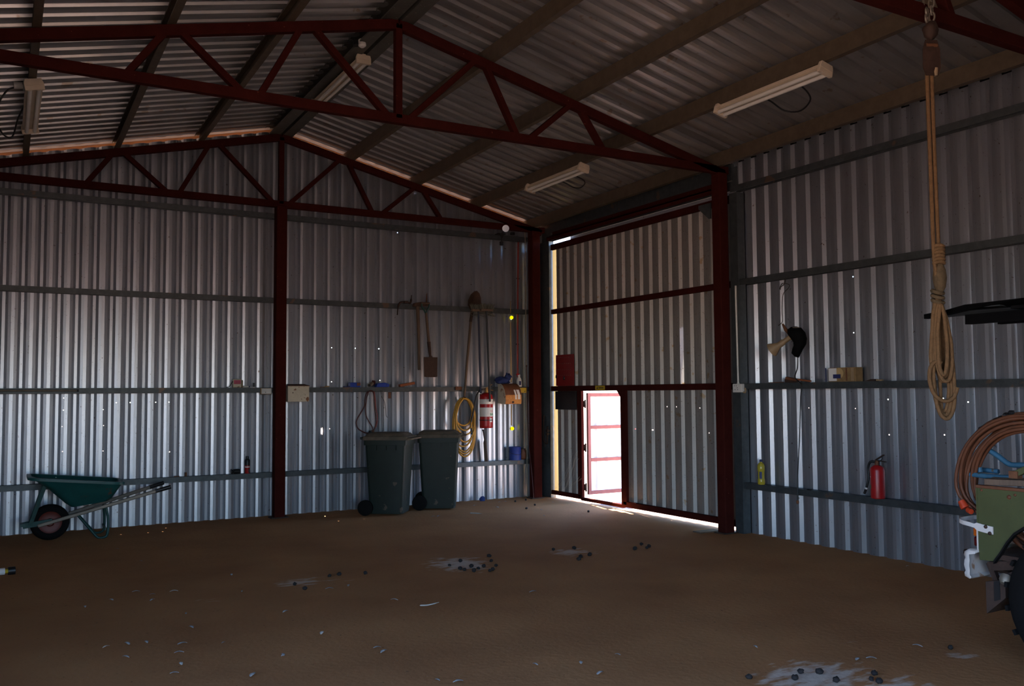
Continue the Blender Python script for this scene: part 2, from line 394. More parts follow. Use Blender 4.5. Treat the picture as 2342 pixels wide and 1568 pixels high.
def girt(parent, a, b, zb, inward, depth=.1, h=.065, t=.004):
    """C-section wall girt, web on top as a ledge; a,b at the sheet line; inward: horizontal unit vector into the room"""
    a, b, i = V(a), V(b), V(inward); k = V((0,0,1))
    mb = MB(); L = b-a
    for o, w, hh, z in ((0, depth, t, zb+h-t), (depth-t, t, h-t, zb), (0, t, h-t, zb)):
        p = a + i*o; p.z = 0
        mb.prism([p+k*z, p+i*w+k*z, p+i*w+k*(z+hh), p+k*(z+hh)], (L.x, L.y, 0))
    mb.prism([a+i*(depth-.018)+k*zb, a+i*(depth-t)+k*zb, a+i*(depth-t)+k*(zb+t), a+i*(depth-.018)+k*(zb+t)], (L.x, L.y, 0))
    return mb.build('girt', M['girt'], parent)
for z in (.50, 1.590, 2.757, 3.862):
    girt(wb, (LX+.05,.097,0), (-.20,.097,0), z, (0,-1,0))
wr = thing('wall_right', 'corrugated zinc side wall on the right behind the ute', 'wall', (.1, -6, 0), kind='structure')
HR = [(5.66,2.68,0.0056),(5.65,2.13,0.0056),(6.02,1.48,0.0063),(6.02,1.15,0.0063),(6.58,1.49,0.0063),(6.58,1.17,0.0063),(6.81,1.46,0.0063),(7.22,1.37,0.0063),(5.07,1.39,0.0042),(5.64,1.39,0.0042),(4.97,1.74,0.0042)]
ze = zchord(.1, -4) + .17
sheets(wr, M['galv'], (.1,0,0), (0,-1,0), (0,0,1), (1,0,0), 4.04, 12.1, -.04, lambda t: zroof(.1, -t)-.004, 4.18, .192, 4, HR)
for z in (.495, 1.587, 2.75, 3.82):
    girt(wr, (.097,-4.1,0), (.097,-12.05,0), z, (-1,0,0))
mb = MB(); mb.bx((-.02,-4.10,0),(.09,-4.22,3.8)); mb.build('dim_sheet_strip', M['girt'], wr)  # added dark strip, stands in for the dim sheet beside the column
wl = thing('wall_left', 'corrugated zinc side wall on the left, open in its last bay', 'wall', (LX, -4, 0), kind='structure')
OY0, OY1, OZ = -8.4, -11.2, 3.0
zl = zchord(LX, -4) + .15
sheets(wl, M['galv'], (LX,0,0), (0,-1,0), (0,0,1), (-1,0,0), -.1, -OY0, -.04, zl, 0, .19, 4)
sheets(wl, M['galv'], (LX,0,0), (0,-1,0), (0,0,1), (-1,0,0), -OY0, -OY1, OZ, zl, 0, .19, 4)
sheets(wl, M['galv'], (LX,0,0), (0,-1,0), (0,0,1), (-1,0,0), -OY1, 12.1, -.04, zl, 0, .19, 4)
wf = thing('wall_front', 'corrugated zinc gable wall behind the viewer', 'wall', (RX, FY, 0), kind='structure')
FX0, FX1, FZ = -6.9, -4.7, 2.5
ztf = lambda x: zchord(x, -12)+.15
for a_, b_, z_ in ((LX, FX0, -.04), (FX0, FX1, FZ), (FX1, .1, -.04)): sheets(wf, M['galv'], (0,FY,0), (1,0,0), (0,0,1), (0,-1,0), a_, b_, z_, ztf, -7.13, .19, 4)
portal(((FX0+FX1)/2, FY-.05, FZ/2), Euler((PI/2, 0, 0)), FX1-FX0, FZ)
portal((LX-.05, (OY0+OY1)/2, OZ/2), Euler((0, -PI/2, 0)), OZ, OY0-OY1)

# ------------------------------------------------------------------ roof
ce = thing('ceiling', 'underside of the pitched corrugated zinc roof with purlins', 'ceiling', (RX, -6, 4.9), kind='structure')
nrm = math.hypot(1, SL)
for s in (1, -1):
    # u runs toward the camera (-y), v down the slope from the ridge
    P0 = (RX, 0, zroof(RX, 0)); vv = V((s, 0, -SL))/nrm; nn = V((s*SL, 0, 1))/nrm
    uu = V((0, -1, TILT))
    sheets(ce, M['galv_roof'], P0, uu, vv, nn, -.22, 12.3, .02, 4.36*nrm, -.05, .19, 4, name='roof_sheet', steep=.008)
mb = MB()
for s in (1, -1): mb.prism([(RX, .22, zroof(RX,0)+.05), (RX+s*.22, .22, zroof(RX,0)-.22*SL+.045), (RX+s*.22, .22, zroof(RX,0)-.22*SL+.05), (RX, .22, zroof(RX,0)+.056)], (0,-12.7,.15))
mb.build('ridge_capping', M['ridge'], ce)
mb = MB()
for s in (1, -1):
    mb.prism([(RX, .21, zroof(RX,0)+.05), (RX+s*4.4, .21, zroof(RX,0)-4.4*SL+.05), (RX+s*4.4, .21, zroof(RX,0)-4.4*SL-.22), (RX, .21, zroof(RX,0)-.22)], (0,.012,0))
mb.build('barge_board', M['barge'], ce)
for s in (1, -1):
    mb = MB(); x = RX+s*4.34; z = zroof(RX+4.34, 0)
    mb.prism([(x,.22,z-.10),(x+s*.01,.22,z-.10),(x+s*.01,.22,z+.07),(x,.22,z+.07)], (0,-12.5,TILT*12.5))
    mb.build('eave_light_stop', M['galv'], ce)  # added to stop daylight leaking in under the eave
    mb = MB(); x = RX+s*4.142; z = zroof(RX+4.142, 0)
    mb.prism([(x,.2,z-.02),(x+s*.004,.2,z-.02),(x+s*.004,.2,z+.05),(x,.2,z+.05)], (0,-12.3,TILT*12.3)); mb.build('rib_light_stop', M['rubber'], ce)  # added to block light coming through the roof ribs
def purlin(x, s, wide=.06, h=.15, mt='purlin'):
    y0, y1 = .16, -12.0; t = .005
    def sect(y):
        zb = zchord(x, y)
        return zb
    mb = MB()
    def strip(x0, x1, dz0, dz1):
        mb.add([(x0, y0, zchord(x, 0)+dz0), (x1, y0, zchord(x, 0)+dz0), (x1, y0, zchord(x,0)+dz1), (x0, y0, zchord(x,0)+dz1),
                (x0, -5, zchord(x,-5)+dz0), (x1, -5, zchord(x,-5)+dz0), (x1, -5, zchord(x,-5)+dz1), (x0, -5, zchord(x,-5)+dz1),
                (x0, y1, zchord(x,y1)+dz0), (x1, y1, zchord(x,y1)+dz0), (x1, y1, zchord(x,y1)+dz1), (x0, y1, zchord(x,y1)+dz1)],
               [(3,2,1,0),(8,9,10,11)] + [(a, b, b+4, a+4) for o in (0, 4) for a, b in ((o,o+1),(o+1,o+2),(o+2,o+3),(o+3,o))])
    strip(x-wide/2, x+wide/2, 0, t); strip(x-wide/2, x+wide/2, h-t, h)
    strip(x-s*wide/2, x-s*(wide/2-t), t, h-t)                       # web on the uphill side
    strip(x+s*(wide/2-t), x+s*wide/2, t, .018); strip(x+s*(wide/2-t), x+s*wide/2, h-.018, h-t)
    return mb.build('purlin', M[mt], ce)
for x in (-3.07, -2.09, -1.13, -.17): purlin(x, 1)
for x in (-5.04, -6.0, -6.95, -7.9): purlin(x, -1)
for s in (1, -1): purlin(RX+s*.085, s, .13, .155, 'ridge')

# ------------------------------------------------------------------ steel frames
def truss(y, label, dz=0, right_col=True):
    t = thing('roof_truss', label, 'roof truss', (RX, y, 4.0), 'red steel roof trusses')
    zc = lambda x: zchord(x, y) - .047 + dz
    zb = 4.025 + TILT*min(-y, 13) + dz*.5
    if y < -6: zb = 3.99
    W_ = .07
    for s in (1, -1):
        mb = MB(); mb.bar((RX, y, zc(RX)), (RX+s*3.97, y, zc(RX+s*3.97)), W_, .092, (0,0,1)); mb.build('top_chord', M['red'], t, bevel=.006)
    mb = MB(); mb.bar((RX-4.0, y, zb), (RX+4.02, y, zb), W_, .088); mb.build('bottom_chord', M['red'], t, bevel=.006)
    mb = MB(); mb.bar((RX, y, zb), (RX, y, zc(RX)), .066, .07, (0,1,0)); mb.build('king_post', M['red'], t, bevel=.005)
    for s in (1, -1):
        for xt, xb in ((.80, .09), (.90, 1.26), (1.90, 1.38), (2.0, 2.30)):
            mb = MB(); mb.bar((RX+s*xt, y, zc(RX+xt)), (RX+s*xb, y, zb), .055, .068, (0,1,0)); mb.build('web_member', M['red'], t, bevel=.005)
    return t
Y1, Y2, Y3 = -.13, -4.07, -7.97
truss(Y1, 'farthest red steel truss, close to the gable end wall')
truss(Y2, 'red steel truss crossing the whole upper picture above mid floor')
truss(Y3, 'dark red truss end in the top right corner, carrying the chain')
def column(x, y, h, w, label, plate=True):
    t = thing('steel_column', label, 'column', (x, y, 0), 'red steel columns')
    mb = MB(); mb.bx((x-w/2, y-w/2, 0), (x+w/2, y+w/2, h)); mb.build('post', M['red'], t, bevel=.012)
    mb = MB(); mb.bx((x-w*.8, y-w*.62, 0), (x+w*.8, y+w*.62, .014)); mb.build('base_plate', M['dkrust'], t)
    return t
column(RX, -.135, 4.0, .138, 'red steel column standing under the middle of the gable end wall')
column(-.20, -.135, 4.0, .14, 'red steel column in the far corner beside the sliding door')
column(-.135, Y2, 4.03, .13, 'red steel column at the near edge of the sliding door')
column(-.135, Y3, 3.95, .13, 'red steel column on the right wall behind the ute')
# cleat bracket on the door column
t = tag(MB().prism([(-.21,-3.95,3.70),(-.21,-4.0,3.70),(-.21,-4.0,3.52),(-.21,-3.97,3.52),(-.21,-3.80,3.66),(-.21,-3.80,3.70)], (.012,0,0)).build('corner_bracket', M['girt'], loc=(-.2,-3.95,3.6)), 'grey steel corner bracket at the top of the door column', 'bracket')

# ------------------------------------------------------------------ door bay
hd = thing('trim_1', 'grey sheet and red track above the sliding door', 'trim', (.05, -2.1, 3.95), kind='structure')
mb = MB(); mb.bx((.05,-.2,3.97),(.10,-4.07,4.16)); mb.bx((.09,.12,3.86),(.10,-4.12,4.13)); mb.build('header_sheet', M['girt'], hd)
mb = MB(); mb.bx((-.06,-.27,3.885),(.05,-4.0,3.90)); mb.bx((-.06,-.27,3.84),(-.052,-4.0,3.90)); mb.bx((.045,-.27,3.885),(.05,-4.0,3.99)); mb.build('door_track', M['red'], hd)
mb = MB(); mb.bx((.14,-.62,3.78),(.15,-4.1,4.0)); mb.build('gap_light_stop', M['galv'], hd)  # added outside to block light, leaving a bright slit at one end
jb = thing('trim_2', 'dark grey steel door jamb beside the corner column', 'trim', (.06, -.1, 0), kind='structure')
mb = MB(); mb.bx((.02,.10,0),(.028,-.205,3.86)); mb.bx((.02,-.2,0),(.10,-.208,3.86)); mb.bx((.098,.13,0),(.104,-.21,4.15)); mb.build('jamb_plate', M['girt'], jb)

d1 = thing('door_1', 'corrugated zinc sliding door in a red steel frame', 'door', (.06, -2.1, 0), kind='structure')
XD = .075
PD = dict(P0=(XD,0,0), u=(0,-1,0), v=(0,0,1), n=(1,0,0), phase=.27, pitch=.192)
HD = [(3.11,2.35,.006),(3.03,1.38,.006),(2.54,1.08,.007),(2.17,1.08,.008),(2.85,1.38,.006),(3.45,1.37,.006),(3.6,1.08,.006)]
sheets(d1, M['galv_door'], PD['P0'], PD['u'], PD['v'], PD['n'], .335, 4.06, 1.62, 3.80, PD['phase'], PD['pitch'], 4, HD)
sheets(d1, M['galv_door'], PD['P0'], PD['u'], PD['v'], PD['n'], .335, .98, .05, 1.62, PD['phase'], PD['pitch'], 4, HD)
sheets(d1, M['galv_door'], PD['P0'], PD['u'], PD['v'], PD['n'], 1.97, 4.06, .05, 1.62, PD['phase'], PD['pitch'], 4, HD)
mb = MB(); mb.bx((XD,-.225,.05),(XD+.004,-.335,3.80)); mb.build('edge_strip', M['edge_glow'], d1)
def rail(nm, a, b): MB().bx(a, b).build(nm, M['red'], d1, bevel=.004)
rail('top_rail', (.03,-.235,3.715),(.074,-4.06,3.80))
rail('middle_rail', (.03,-.235,2.745),(.074,-4.06,2.815))
rail('lock_rail', (.03,-.215,1.585),(.074,-4.06,1.66))
rail('bottom_rail', (.03,-.20,.05),(.074,-.98,.11))
rail('bottom_rail', (.03,-1.97,.05),(.074,-4.06,.125))
rail('door_sill', (.03,-.98,.035),(.074,-1.97,.08))
rail('door_jamb', (.03,-.91,.08),(.074,-1.015,1.585))
rail('door_jamb', (.03,-1.935,.08),(.074,-2.045,1.585))
MB().prism([(.035,-1.935,1.585),(.035,-1.935,1.50),(.035,-1.855,1.585)], (.03,0,0)).build('gusset', M['red'], d1)
# sign: yellow plate with a warning triangle and a line of letters
sg = MB(); sg.bx((.027,-1.37,1.597),(.0305,-1.595,1.655)); so_ = sg.build('warning_sign', M['signy'], d1)
mb = MB(); mb.prism([(.0262,-1.395,1.61),(.0262,-1.435,1.61),(.0262,-1.415,1.642)], (.0006,0,0))
x = -1.45
for w in (.012,.009,.012,.010,.012,.008,.012,.011):
    mb.bx((.0262,x,1.616),(.0268,x-w,1.634)); x -= w+.004
mb.build('sign_print', M['black'], so_)
# hinges of the personnel door
for z in (1.40, .78, .22):
    h = MB(); h.tube([(.085,-1.035,z-.06),(.085,-1.035,z+.06)], .013, 8); h.bx((.078,-1.0,z-.045),(.083,-1.03,z+.045)); h.build('hinge', M['dkrust'], d1, smooth=40)
# open personnel door (leaf stands out at right angles)
d2 = thing('door_2', 'open personnel door of red frame and zinc sheet, bright outside', 'door', (.1, -1.06, .12), kind='structure')
yl, xa, xb = -1.06, .10, .98
def lf(nm, a, b): MB().bx(a, b).build(nm, M['red_lit'], d2, bevel=.003)
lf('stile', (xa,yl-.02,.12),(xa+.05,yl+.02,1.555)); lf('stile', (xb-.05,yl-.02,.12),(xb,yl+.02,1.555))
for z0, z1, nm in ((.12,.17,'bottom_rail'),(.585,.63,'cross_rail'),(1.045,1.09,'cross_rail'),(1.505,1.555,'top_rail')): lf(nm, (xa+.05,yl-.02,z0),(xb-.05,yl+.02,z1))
sheet('leaf_sheet', d2, M['leafwhite'], (0,yl+.021,0), (1,0,0), (0,0,1), (0,1,0), xa+.02, xb-.02, .13, 1.54, .235, .19)
# latch on the jamb
lt = thing('sliding_bolt', 'rusty steel bolt latch on the jamb beside the sliding door', 'latch', (.01, -.13, 1.0))
mb = MB(); mb.bx((.012,-.04,.74),(.02,-.16,1.22)); mb.build('latch_plate', M['girt'], lt)
mb = MB(); mb.tube(cr([(.0,-.06,1.22),(-.02,-.07,1.0),(-.02,-.07,.86),(-.005,-.15,.80),(-.005,-.16,1.0),(-.005,-.17,1.06)], 5), .012, 7); mb.build('bolt_bar', M['dkrust'], lt, smooth=60)
MB().bx((-.03,-.15,.98),(.012,-.20,1.01)).build('keeper', M['dkrust'], lt); MB().bx((-.03,-.15,.93),(.012,-.19,.955)).build('keeper', M['dkrust'], lt)

# ================================================================== wheelbarrow
t = thing('wheelbarrow', 'teal wheelbarrow with black grips standing by the back wall on the left', 'wheelbarrow', (-6.3, -.5, 0))
yc = -.52
def ring(xa, xb, za, zb, hw, r=.08):             # rounded-rectangle ring: x from xa to xb, z sloping za->zb
    out = []
    for cx, cy, a0 in ((xb-r, hw-r, 0), (xa+r, hw-r, 90), (xa+r, -hw+r, 180), (xb-r, -hw+r, 270)):
        for k in range(5):
            a = math.radians(a0+k*22.5); x = cx+r*math.cos(a); y = cy+r*math.sin(a)
            out.append(V((x, yc+y, za+(zb-za)*(x-xa)/(xb-xa))))
    return out
outer = [ring(-6.44,-6.06,.355,.405,.17,.07), ring(-6.50,-6.03,.40,.44,.20,.08), ring(-6.70,-5.96,.60,.56,.29,.10), ring(-6.85,-5.93,.70,.605,.325,.11)]
inner = [ring(-6.84,-5.94,.70,.605,.315,.11), ring(-6.69,-5.97,.60,.565,.28,.10), ring(-6.49,-6.04,.41,.45,.19,.08), ring(-6.43,-6.07,.365,.415,.16,.07)]
tray = MB().loft(outer+inner).build('tray', M['teal'], t, smooth=40)
rim = ring(-6.87,-5.92,.708,.61,.335,.12); lip = [p+V((0,0,-.028)) for p in rim]; inr = ring(-6.83,-5.955,.708,.613,.30,.11)
MB().loft([lip, rim, inr], cap=False).build('rim', M['teal'], tray, smooth=40)
wh = MB().lathe([(.112,-.028),(.15,-.045),(.185,-.03),(.195,0),(.185,.03),(.15,.045),(.112,.028)], (-6.64,yc,.195), (0,1,0), 28).build('tyre', M['rubber'], t, smooth=50)
MB().lathe([(.02,-.06),(.03,-.06),(.045,-.036),(.095,-.034),(.118,-.044),(.118,.044),(.095,.034),(.045,.036),(.03,.06),(.02,.06)], (-6.64,yc,.195), (0,1,0), 24).build('wheel_rim', M['redrim'], wh, smooth=40)
for s in (-1, 1):
    MB().bar((-6.76,yc+s*.085,.17),(-5.55,yc+s*.25,.50), .036,.038).build('handle', M['greysteel'], t, bevel=.008)
    MB().tube([(-5.60,yc+s*.243,.487),(-5.44,yc+s*.265,.53)], .023, 10).build('grip', M['black'], t, smooth=50)
    MB().bar((-6.90,yc+s*.06,.175),(-6.62,yc+s*.105,.215), .012,.055).build('axle_bracket', M['tealsteel'], t)
    MB().bar((-6.83,yc+s*.09,.185),(-6.70,yc+s*.15,.60), .036,.010,(0,1,0)).build('front_brace', M['tealsteel'], t)
    MB().tube(cr([(-6.38,yc+s*.14,.27),(-6.24,yc+s*.19,.09),(-6.18,yc+s*.20,.018),(-6.12,yc+s*.21,.014),(-6.085,yc+s*.21,.05),(-6.08,yc+s*.20,.20),(-6.10,yc+s*.175,.345)], 5), .014, 8).build('leg', M['tealsteel'], t, smooth=60)
MB().bar((-6.90,yc-.075,.185),(-6.90,yc+.075,.185), .05,.03).build('nose_bar', M['tealsteel'], t)
MB().bar((-6.10,yc-.17,.10),(-6.10,yc+.17,.10), .012,.03).build('leg_stay', M['tealsteel'], t)

# ================================================================== wheelie bins
def wheelie_bin(x, y, ang, label):
    t = thing('wheelie_bin', label, 'bin', (x, y, 0), 'dark green wheelie bins'); Mx = Matrix.Translation((x, y, 0)) @ rz(ang) @ Matrix.Diagonal((.92, .90, 1.0, 1))
    def rr(xa, xb, hw, z, r=.05):
        o = []
        for cx, cy, a0 in ((xb-r, hw-r, 0), (xa+r, hw-r, 90), (xa+r, -hw+r, 180), (xb-r, -hw+r, 270)):
            for k in range(4):
                a = math.radians(a0+k*30); o.append(V((cx+r*math.cos(a), cy+r*math.sin(a), z)))
        return o
    MB().loft([rr(-.24,.235,.215,.02,.06), rr(-.245,.24,.22,.05,.05), rr(-.29,.285,.262,.86,.045), rr(-.29,.29,.265,.90,.045), rr(-.31,.31,.285,.902,.045), rr(-.31,.312,.287,.965,.045), rr(-.28,.285,.26,.965,.04), rr(-.27,.275,.25,.90,.04)]).xf(Mx).build('body', M['greenp'], t, smooth=40)
    lid = MB(); lid.loft([rr(-.33,.345,.30,.967,.05), rr(-.33,.35,.302,.985,.05), rr(-.32,.33,.29,1.012,.05), rr(-.30,.29,.27,1.018,.06), rr(-.285,.26,.25,1.045,.06), rr(-.25,.22,.22,1.058,.06), rr(-.18,.16,.14,1.062,.06)])
    l = lid.xf(Mx).build('lid', M['dustlid'], t, smooth=35)
    MB().loft([rr(.28,.40,.285,.972,.04), rr(.28,.405,.287,.992,.04), rr(.30,.36,.27,1.0,.03)]).xf(Mx).build('lid_lip', M['dustlid'], l, smooth=35)
    MB().tube([Mx @ V((-.35,-.24,.99)), Mx @ V((-.35,.24,.99))], .017, 9).build('rear_handle', M['greenp'], t, smooth=60)
    MB().tube([Mx @ V((-.27,-.25,.10)), Mx @ V((-.27,.25,.10))], .012, 8).build('axle', M['dkrust'], t, smooth=60)
    for s in (-1, 1):
        c = Mx @ V((-.28, s*.262, .10)); ax = Mx.to_3x3() @ V((0,1,0))
        MB().lathe([(.03,-.028),(.085,-.028),(.10,-.018),(.10,.018),(.085,.028),(.03,.028)], c, ax, 20).build('wheel', M['rubber'], t, smooth=40)
    for k in (-.12, .02, .16):
        c = MB().box((k, -.285, .87), (.018, .035, .06)).xf(Mx).build('rib', M['greenp'], t)
wheelie_bin(-2.69, -.54, math.radians(-38), 'dark green wheelie bin with dusty lid, left one, nearer the column')
wheelie_bin(-1.905, -.40, math.radians(-28), 'dark green wheelie bin beside the coiled yellow hose, right one')

# ================================================================== tools hung on the back wall (ledge of the third girt at z 2.82)
t = thing('garden_spade', 'square-bladed spade with a D handle hanging from the back girt', 'spade', (-1.95, -.10, 2.0))
sx = lambda z: -1.985 + (2.85-z)*.105
MB().tube([(sx(2.70),-.10,2.70),(sx(2.27),-.10,2.27)], [.017,.021], 10).build('shaft', M['wood'], t, smooth=60)
MB().tube(cr([(-2.035,-.10,2.83),(-2.03,-.10,2.78),(-1.995,-.10,2.73),(sx(2.68),-.10,2.68),(-1.955,-.10,2.73),(-1.925,-.10,2.78),(-1.92,-.10,2.83)], 4), .011, 7).build('d_handle', M['tealsteel'], t, smooth=60)
MB().tube([(-2.045,-.10,2.835),(-1.91,-.10,2.835)], .014, 8).build('grip', M['wood'], t, smooth=60)
MB().tube([(sx(2.29),-.10,2.29),(sx(2.16),-.10,2.16),(sx(2.08),-.102,2.08)], [.026,.022,.016], 10).build('socket', M['dkrust'], t, smooth=60)
bl = MB(); poly = [(-.105,2.075),(-.03,2.075),(-.012,2.10),(.012,2.10),(.03,2.075),(.105,2.075),(.100,1.80),(.07,1.793),(-.07,1.793),(-.100,1.80)]
bl.prism([(-1.90+a, -.102, z) for a, z in poly], (0,-.006,0)); bl.build('blade', M['dkrust'], t)

t = thing('mattock', 'mattock with a long wooden handle hanging left of the square spade', 'mattock', (-2.06, -.05, 2.7))
MB().tube([(-2.07,-.035,2.82),(-2.058,-.035,2.5),(-2.045,-.035,1.895)], [.027,.022,.018], 10).build('handle', M['wood'], t, smooth=60)
h = MB(); h.prism([(-2.14,-.035+.03,2.785),(-1.91,-.035+.03,2.80),(-1.905,-.035+.03,2.835),(-2.02,-.035+.03,2.855),(-2.13,-.035+.03,2.835)], (0,-.075,0)); h.build('head', M['shovel'], t, bevel=.008)
t = thing('pick_head', 'thin dark pick head resting on the girt left of the mattock', 'pick', (-2.26, .0, 2.83))
MB().tube(cr([(-2.37,-.02,2.66),(-2.355,-.02,2.78),(-2.32,-.015,2.838),(-2.24,-.01,2.845),(-2.17,-.01,2.84),(-2.155,-.01,2.90),(-2.15,-.01,2.95)], 5), [.008]*5+[.014]*20+[.007]*6, 7).build('tines', M['dkrust'], t, smooth=60)
MB().box((-2.24,-.01,2.845),(.06,.05,.035)).build('eye', M['dkrust'], t, bevel=.006)
t = thing('steel_spike', 'thin rusty spike poking up behind the spade handle', 'spike', (-1.90, .03, 2.82)); MB().tube([(-1.905,.035,2.82),(-1.895,.035,2.99)], [.012,.005], 6).build('shank', M['rust'], t)
MB().lathe([(.018,0),(.018,.012)], (-1.905,.035,2.822), (0,0,1), 8).build('collar', M['rust'], t)

t = thing('round_shovel', 'round-point shovel hung blade up above the coiled hose', 'shovel', (-1.2, -.04, 2.8))
ol = []
for k in range(25):
    a = k/24; ang = PI*a
    wv = .118*(math.sin(ang)**.62 if 0 < a < 1 else 0)
out = [(-.085,2.78),(-.118,2.84),(-.112,2.92),(-.07,3.0),(-.01,3.052),(.035,3.058),(.075,3.02),(.098,2.95),(.10,2.86),(.078,2.79),(.02,2.77),(-.03,2.77)]
sh = MB(); rings = []
for f, dy in ((1,0),(.8,.018),(.45,.032),(.1,.038)):
    rings.append([V((-1.165+.0+a*f, -.055+dy, 2.90+(z-2.90)*f)) for a, z in out])
sh.loft(rings, cap=False); sh.add(rings[-1], [tuple(range(len(out)))]); sh.build('blade', M['shovel'], t, smooth=60)
MB().tube([(-1.20,-.045,2.82),(-1.215,-.045,2.72),(-1.235,-.045,2.60)], [.02,.022,.022], 9).build('socket', M['dkrust'], t, smooth=60)
MB().tube([(-1.232,-.045,2.62),(-1.30,-.05,2.0),(-1.345,-.05,1.50)], [.019,.018,.016], 9).build('handle', M['wood'], t, smooth=60)
def broom(name, label, x0, x1, z1, hm, y=-.075, w=.20):
    t = thing(name, label, 'broom', (x0, y, 2.75)); MB().tube([(x0,y,2.76),((x0+x1)/2,y,(2.76+z1)/2),(x1,y,z1)], .0145, 9).build('handle', M[hm], t, smooth=60)
    MB().box((x0,y,2.765),(w,.055,.035)).build('head_block', M['wood'], t, bevel=.008)
    rnd = random.Random(int(x0*100)); mb = MB()
    for k in range(70):
        a = x0+(rnd.random()-.5)*w*.95; b = y+(rnd.random()-.5)*.05
        dx = (a-x0)*.35+(rnd.random()-.5)*.03; mb.tube([(a,b,2.775),(a+dx,b+(rnd.random()-.5)*.03,2.80+.035+rnd.random()*.025)], [.006,.003], 4, cap=False)
    tag(mb.build('bristles', M['bristle'], t), kind='stuff')
broom('yard_broom', 'broom with a dark blue handle hung head up beside the round shovel', -1.15, -1.12, 1.56, 'bluehandle', -.13, .22)
broom('black_handled_broom', 'black-handled broom hung head up, its tip over the fire extinguisher', -1.07, -1.02, 1.44, 'black', -.228, .20)
# frayed twine bundle tying the tools to the girt
rnd = random.Random(4); mb = MB()
for k in range(46):
    x = -1.30+rnd.random()*.34; z = 2.70+rnd.random()*.10
    mb.tube(cr([(x,-.115,z),(x+.03+rnd.random()*.04,-.135-rnd.random()*.02,z+(rnd.random()-.5)*.07),(x+.08+rnd.random()*.05,-.115,z+(rnd.random()-.5)*.08)], 3), .005, 4, cap=False)
tag(mb.build('twine_tangle', M['bristle'], loc=(-1.1,-.12,2.75)), 'grey green tangle of twine tying the broom heads to the girt', 'twine', kind='stuff')

# ---- yellow hose coil on a nail
t = thing('coiled_hose', 'yellow rubber hose coiled in loops on the back wall', 'hose', (-1.35, -.05, 1.5))
rnd = random.Random(3); pts = []
loops = [(-1.35,.155,.40,1.50),(-1.34,.175,.52,1.49),(-1.36,.185,.70,1.50),(-1.345,.165,.62,1.485),(-1.35,.19,.80,1.495),(-1.33,.15,.45,1.48),(-1.355,.18,.76,1.49),(-1.335,.185,.83,1.485)]
for i, (cx, hw, hh, top) in enumerate(loops):
    for k in range(18):
        a = 2*PI*k/18; s, c = math.sin(a), math.cos(a)
        ww = hw*(.82+.18*(1-c)/2)
        pts.append((cx+ww*s+.006*(rnd.random()-.5), -.035-.011*((i*3) % 5), top-hh/2+hh/2*c))
MB().tube(cr(pts, 2), .0125, 7).build('hose_loops', M['yellow'], t, smooth=80)
MB().tube([(-1.245,-.07,1.06),(-1.24,-.075,.97)], [.013,.016], 8).build('end_fitting', M['black'], t, smooth=50)
MB().tube(cr([(-1.20,-.07,1.30),(-1.235,-.07,1.2),(-1.245,-.07,1.06)], 4), .012, 7).build('tail', M['yellow'], t, smooth=80)
MB().tube([(-1.35,.0,1.50),(-1.35,-.10,1.505)], .008, 6).build('hook', M['dkrust'], t)
MB().box((-1.42,-.012,1.635),(.10,.02,.05)).build('hook_plate', M['rust'], t)

# ---- big fire extinguisher
t = thing('fire_extinguisher', 'large red fire extinguisher with white bands hung on the back wall', 'extinguisher', (-1.02, -.11, 1.05), 'fire extinguishers')
ex, ey = -1.02, -.11
MB().lathe([(.088,0),(.096,.008),(.098,.03),(.098,.44),(.088,.475),(.055,.50),(.03,.51)], (ex,ey,1.06), n=28).build('cylinder', M['redp'], t, smooth=40)
for z0, z1, nm in ((1.405,1.475,'white_band'),(1.225,1.355,'white_label')):
    b = MB().lathe([(.0985,0),(.0992,.001),(.0992,z1-z0),(.0985,z1-z0+.001)], (ex,ey,z0), n=28).build(nm, M['label'], t, smooth=40)
def onface(mb, ang0, ang1, z0, z1, r=.0998):      # a curved patch on the cylinder (angles around -y)
    n = 5; P = []
    for k in range(n+1):
        a = ang0+(ang1-ang0)*k/n; P.append((ex+r*math.sin(a), ey-r*math.cos(a)))
    for k in range(n): mb.add([(*P[k],z0),(*P[k+1],z0),(*P[k+1],z1),(*P[k],z1)], [(0,1,2,3)])
mb = MB(); onface(mb, .12, .75, 1.243, 1.252); onface(mb, .12, .28, 1.252, 1.275); onface(mb, .36, .52, 1.252, 1.272); onface(mb, .60, .75, 1.252, 1.275); mb.build('green_print', M['greenlabel'], t)
mb = MB(); onface(mb, .15, .70, 1.31, 1.316); onface(mb, .2, .45, 1.292, 1.300); onface(mb, .55, .72, 1.290, 1.302); mb.build('pink_print', M['pink'], t)
mb = MB(); onface(mb, .05, .46, 1.145, 1.168); onface(mb, .05, .46, 1.178, 1.202); mb.build('inspection_tag', M['label'], t)
MB().lathe([(.099,0),(.101,.001),(.101,.012),(.099,.013)], (ex,ey,1.167), n=24).build('strap', M['black'], t, smooth=40)
MB().lathe([(.022,0),(.026,.01),(.026,.05),(.018,.07)], (ex+.005,ey,1.57), n=14).build('valve', M['brass'], t, smooth=40)
MB().bar((ex+.0,ey,1.625),(ex+.10,ey-.03,1.60), .018,.008).build('lever', M['brass'], t); MB().bar((ex+.0,ey,1.64),(ex+.085,ey-.03,1.69), .018,.006).build('lever', M['brass'], t)
MB().tube(cr([(ex-.02,ey,1.615),(ex-.10,ey-.005,1.605),(ex-.17,ey-.02,1.52),(ex-.20,ey-.025,1.40),(ex-.235,ey-.03,1.25),(ex-.265,ey-.03,1.15)], 5), .012, 8).build('hose', M['black'], t, smooth=60)
MB().box((ex,-.006,1.3),(.10,.016,.5)).build('wall_bracket', M['dkrust'], t)

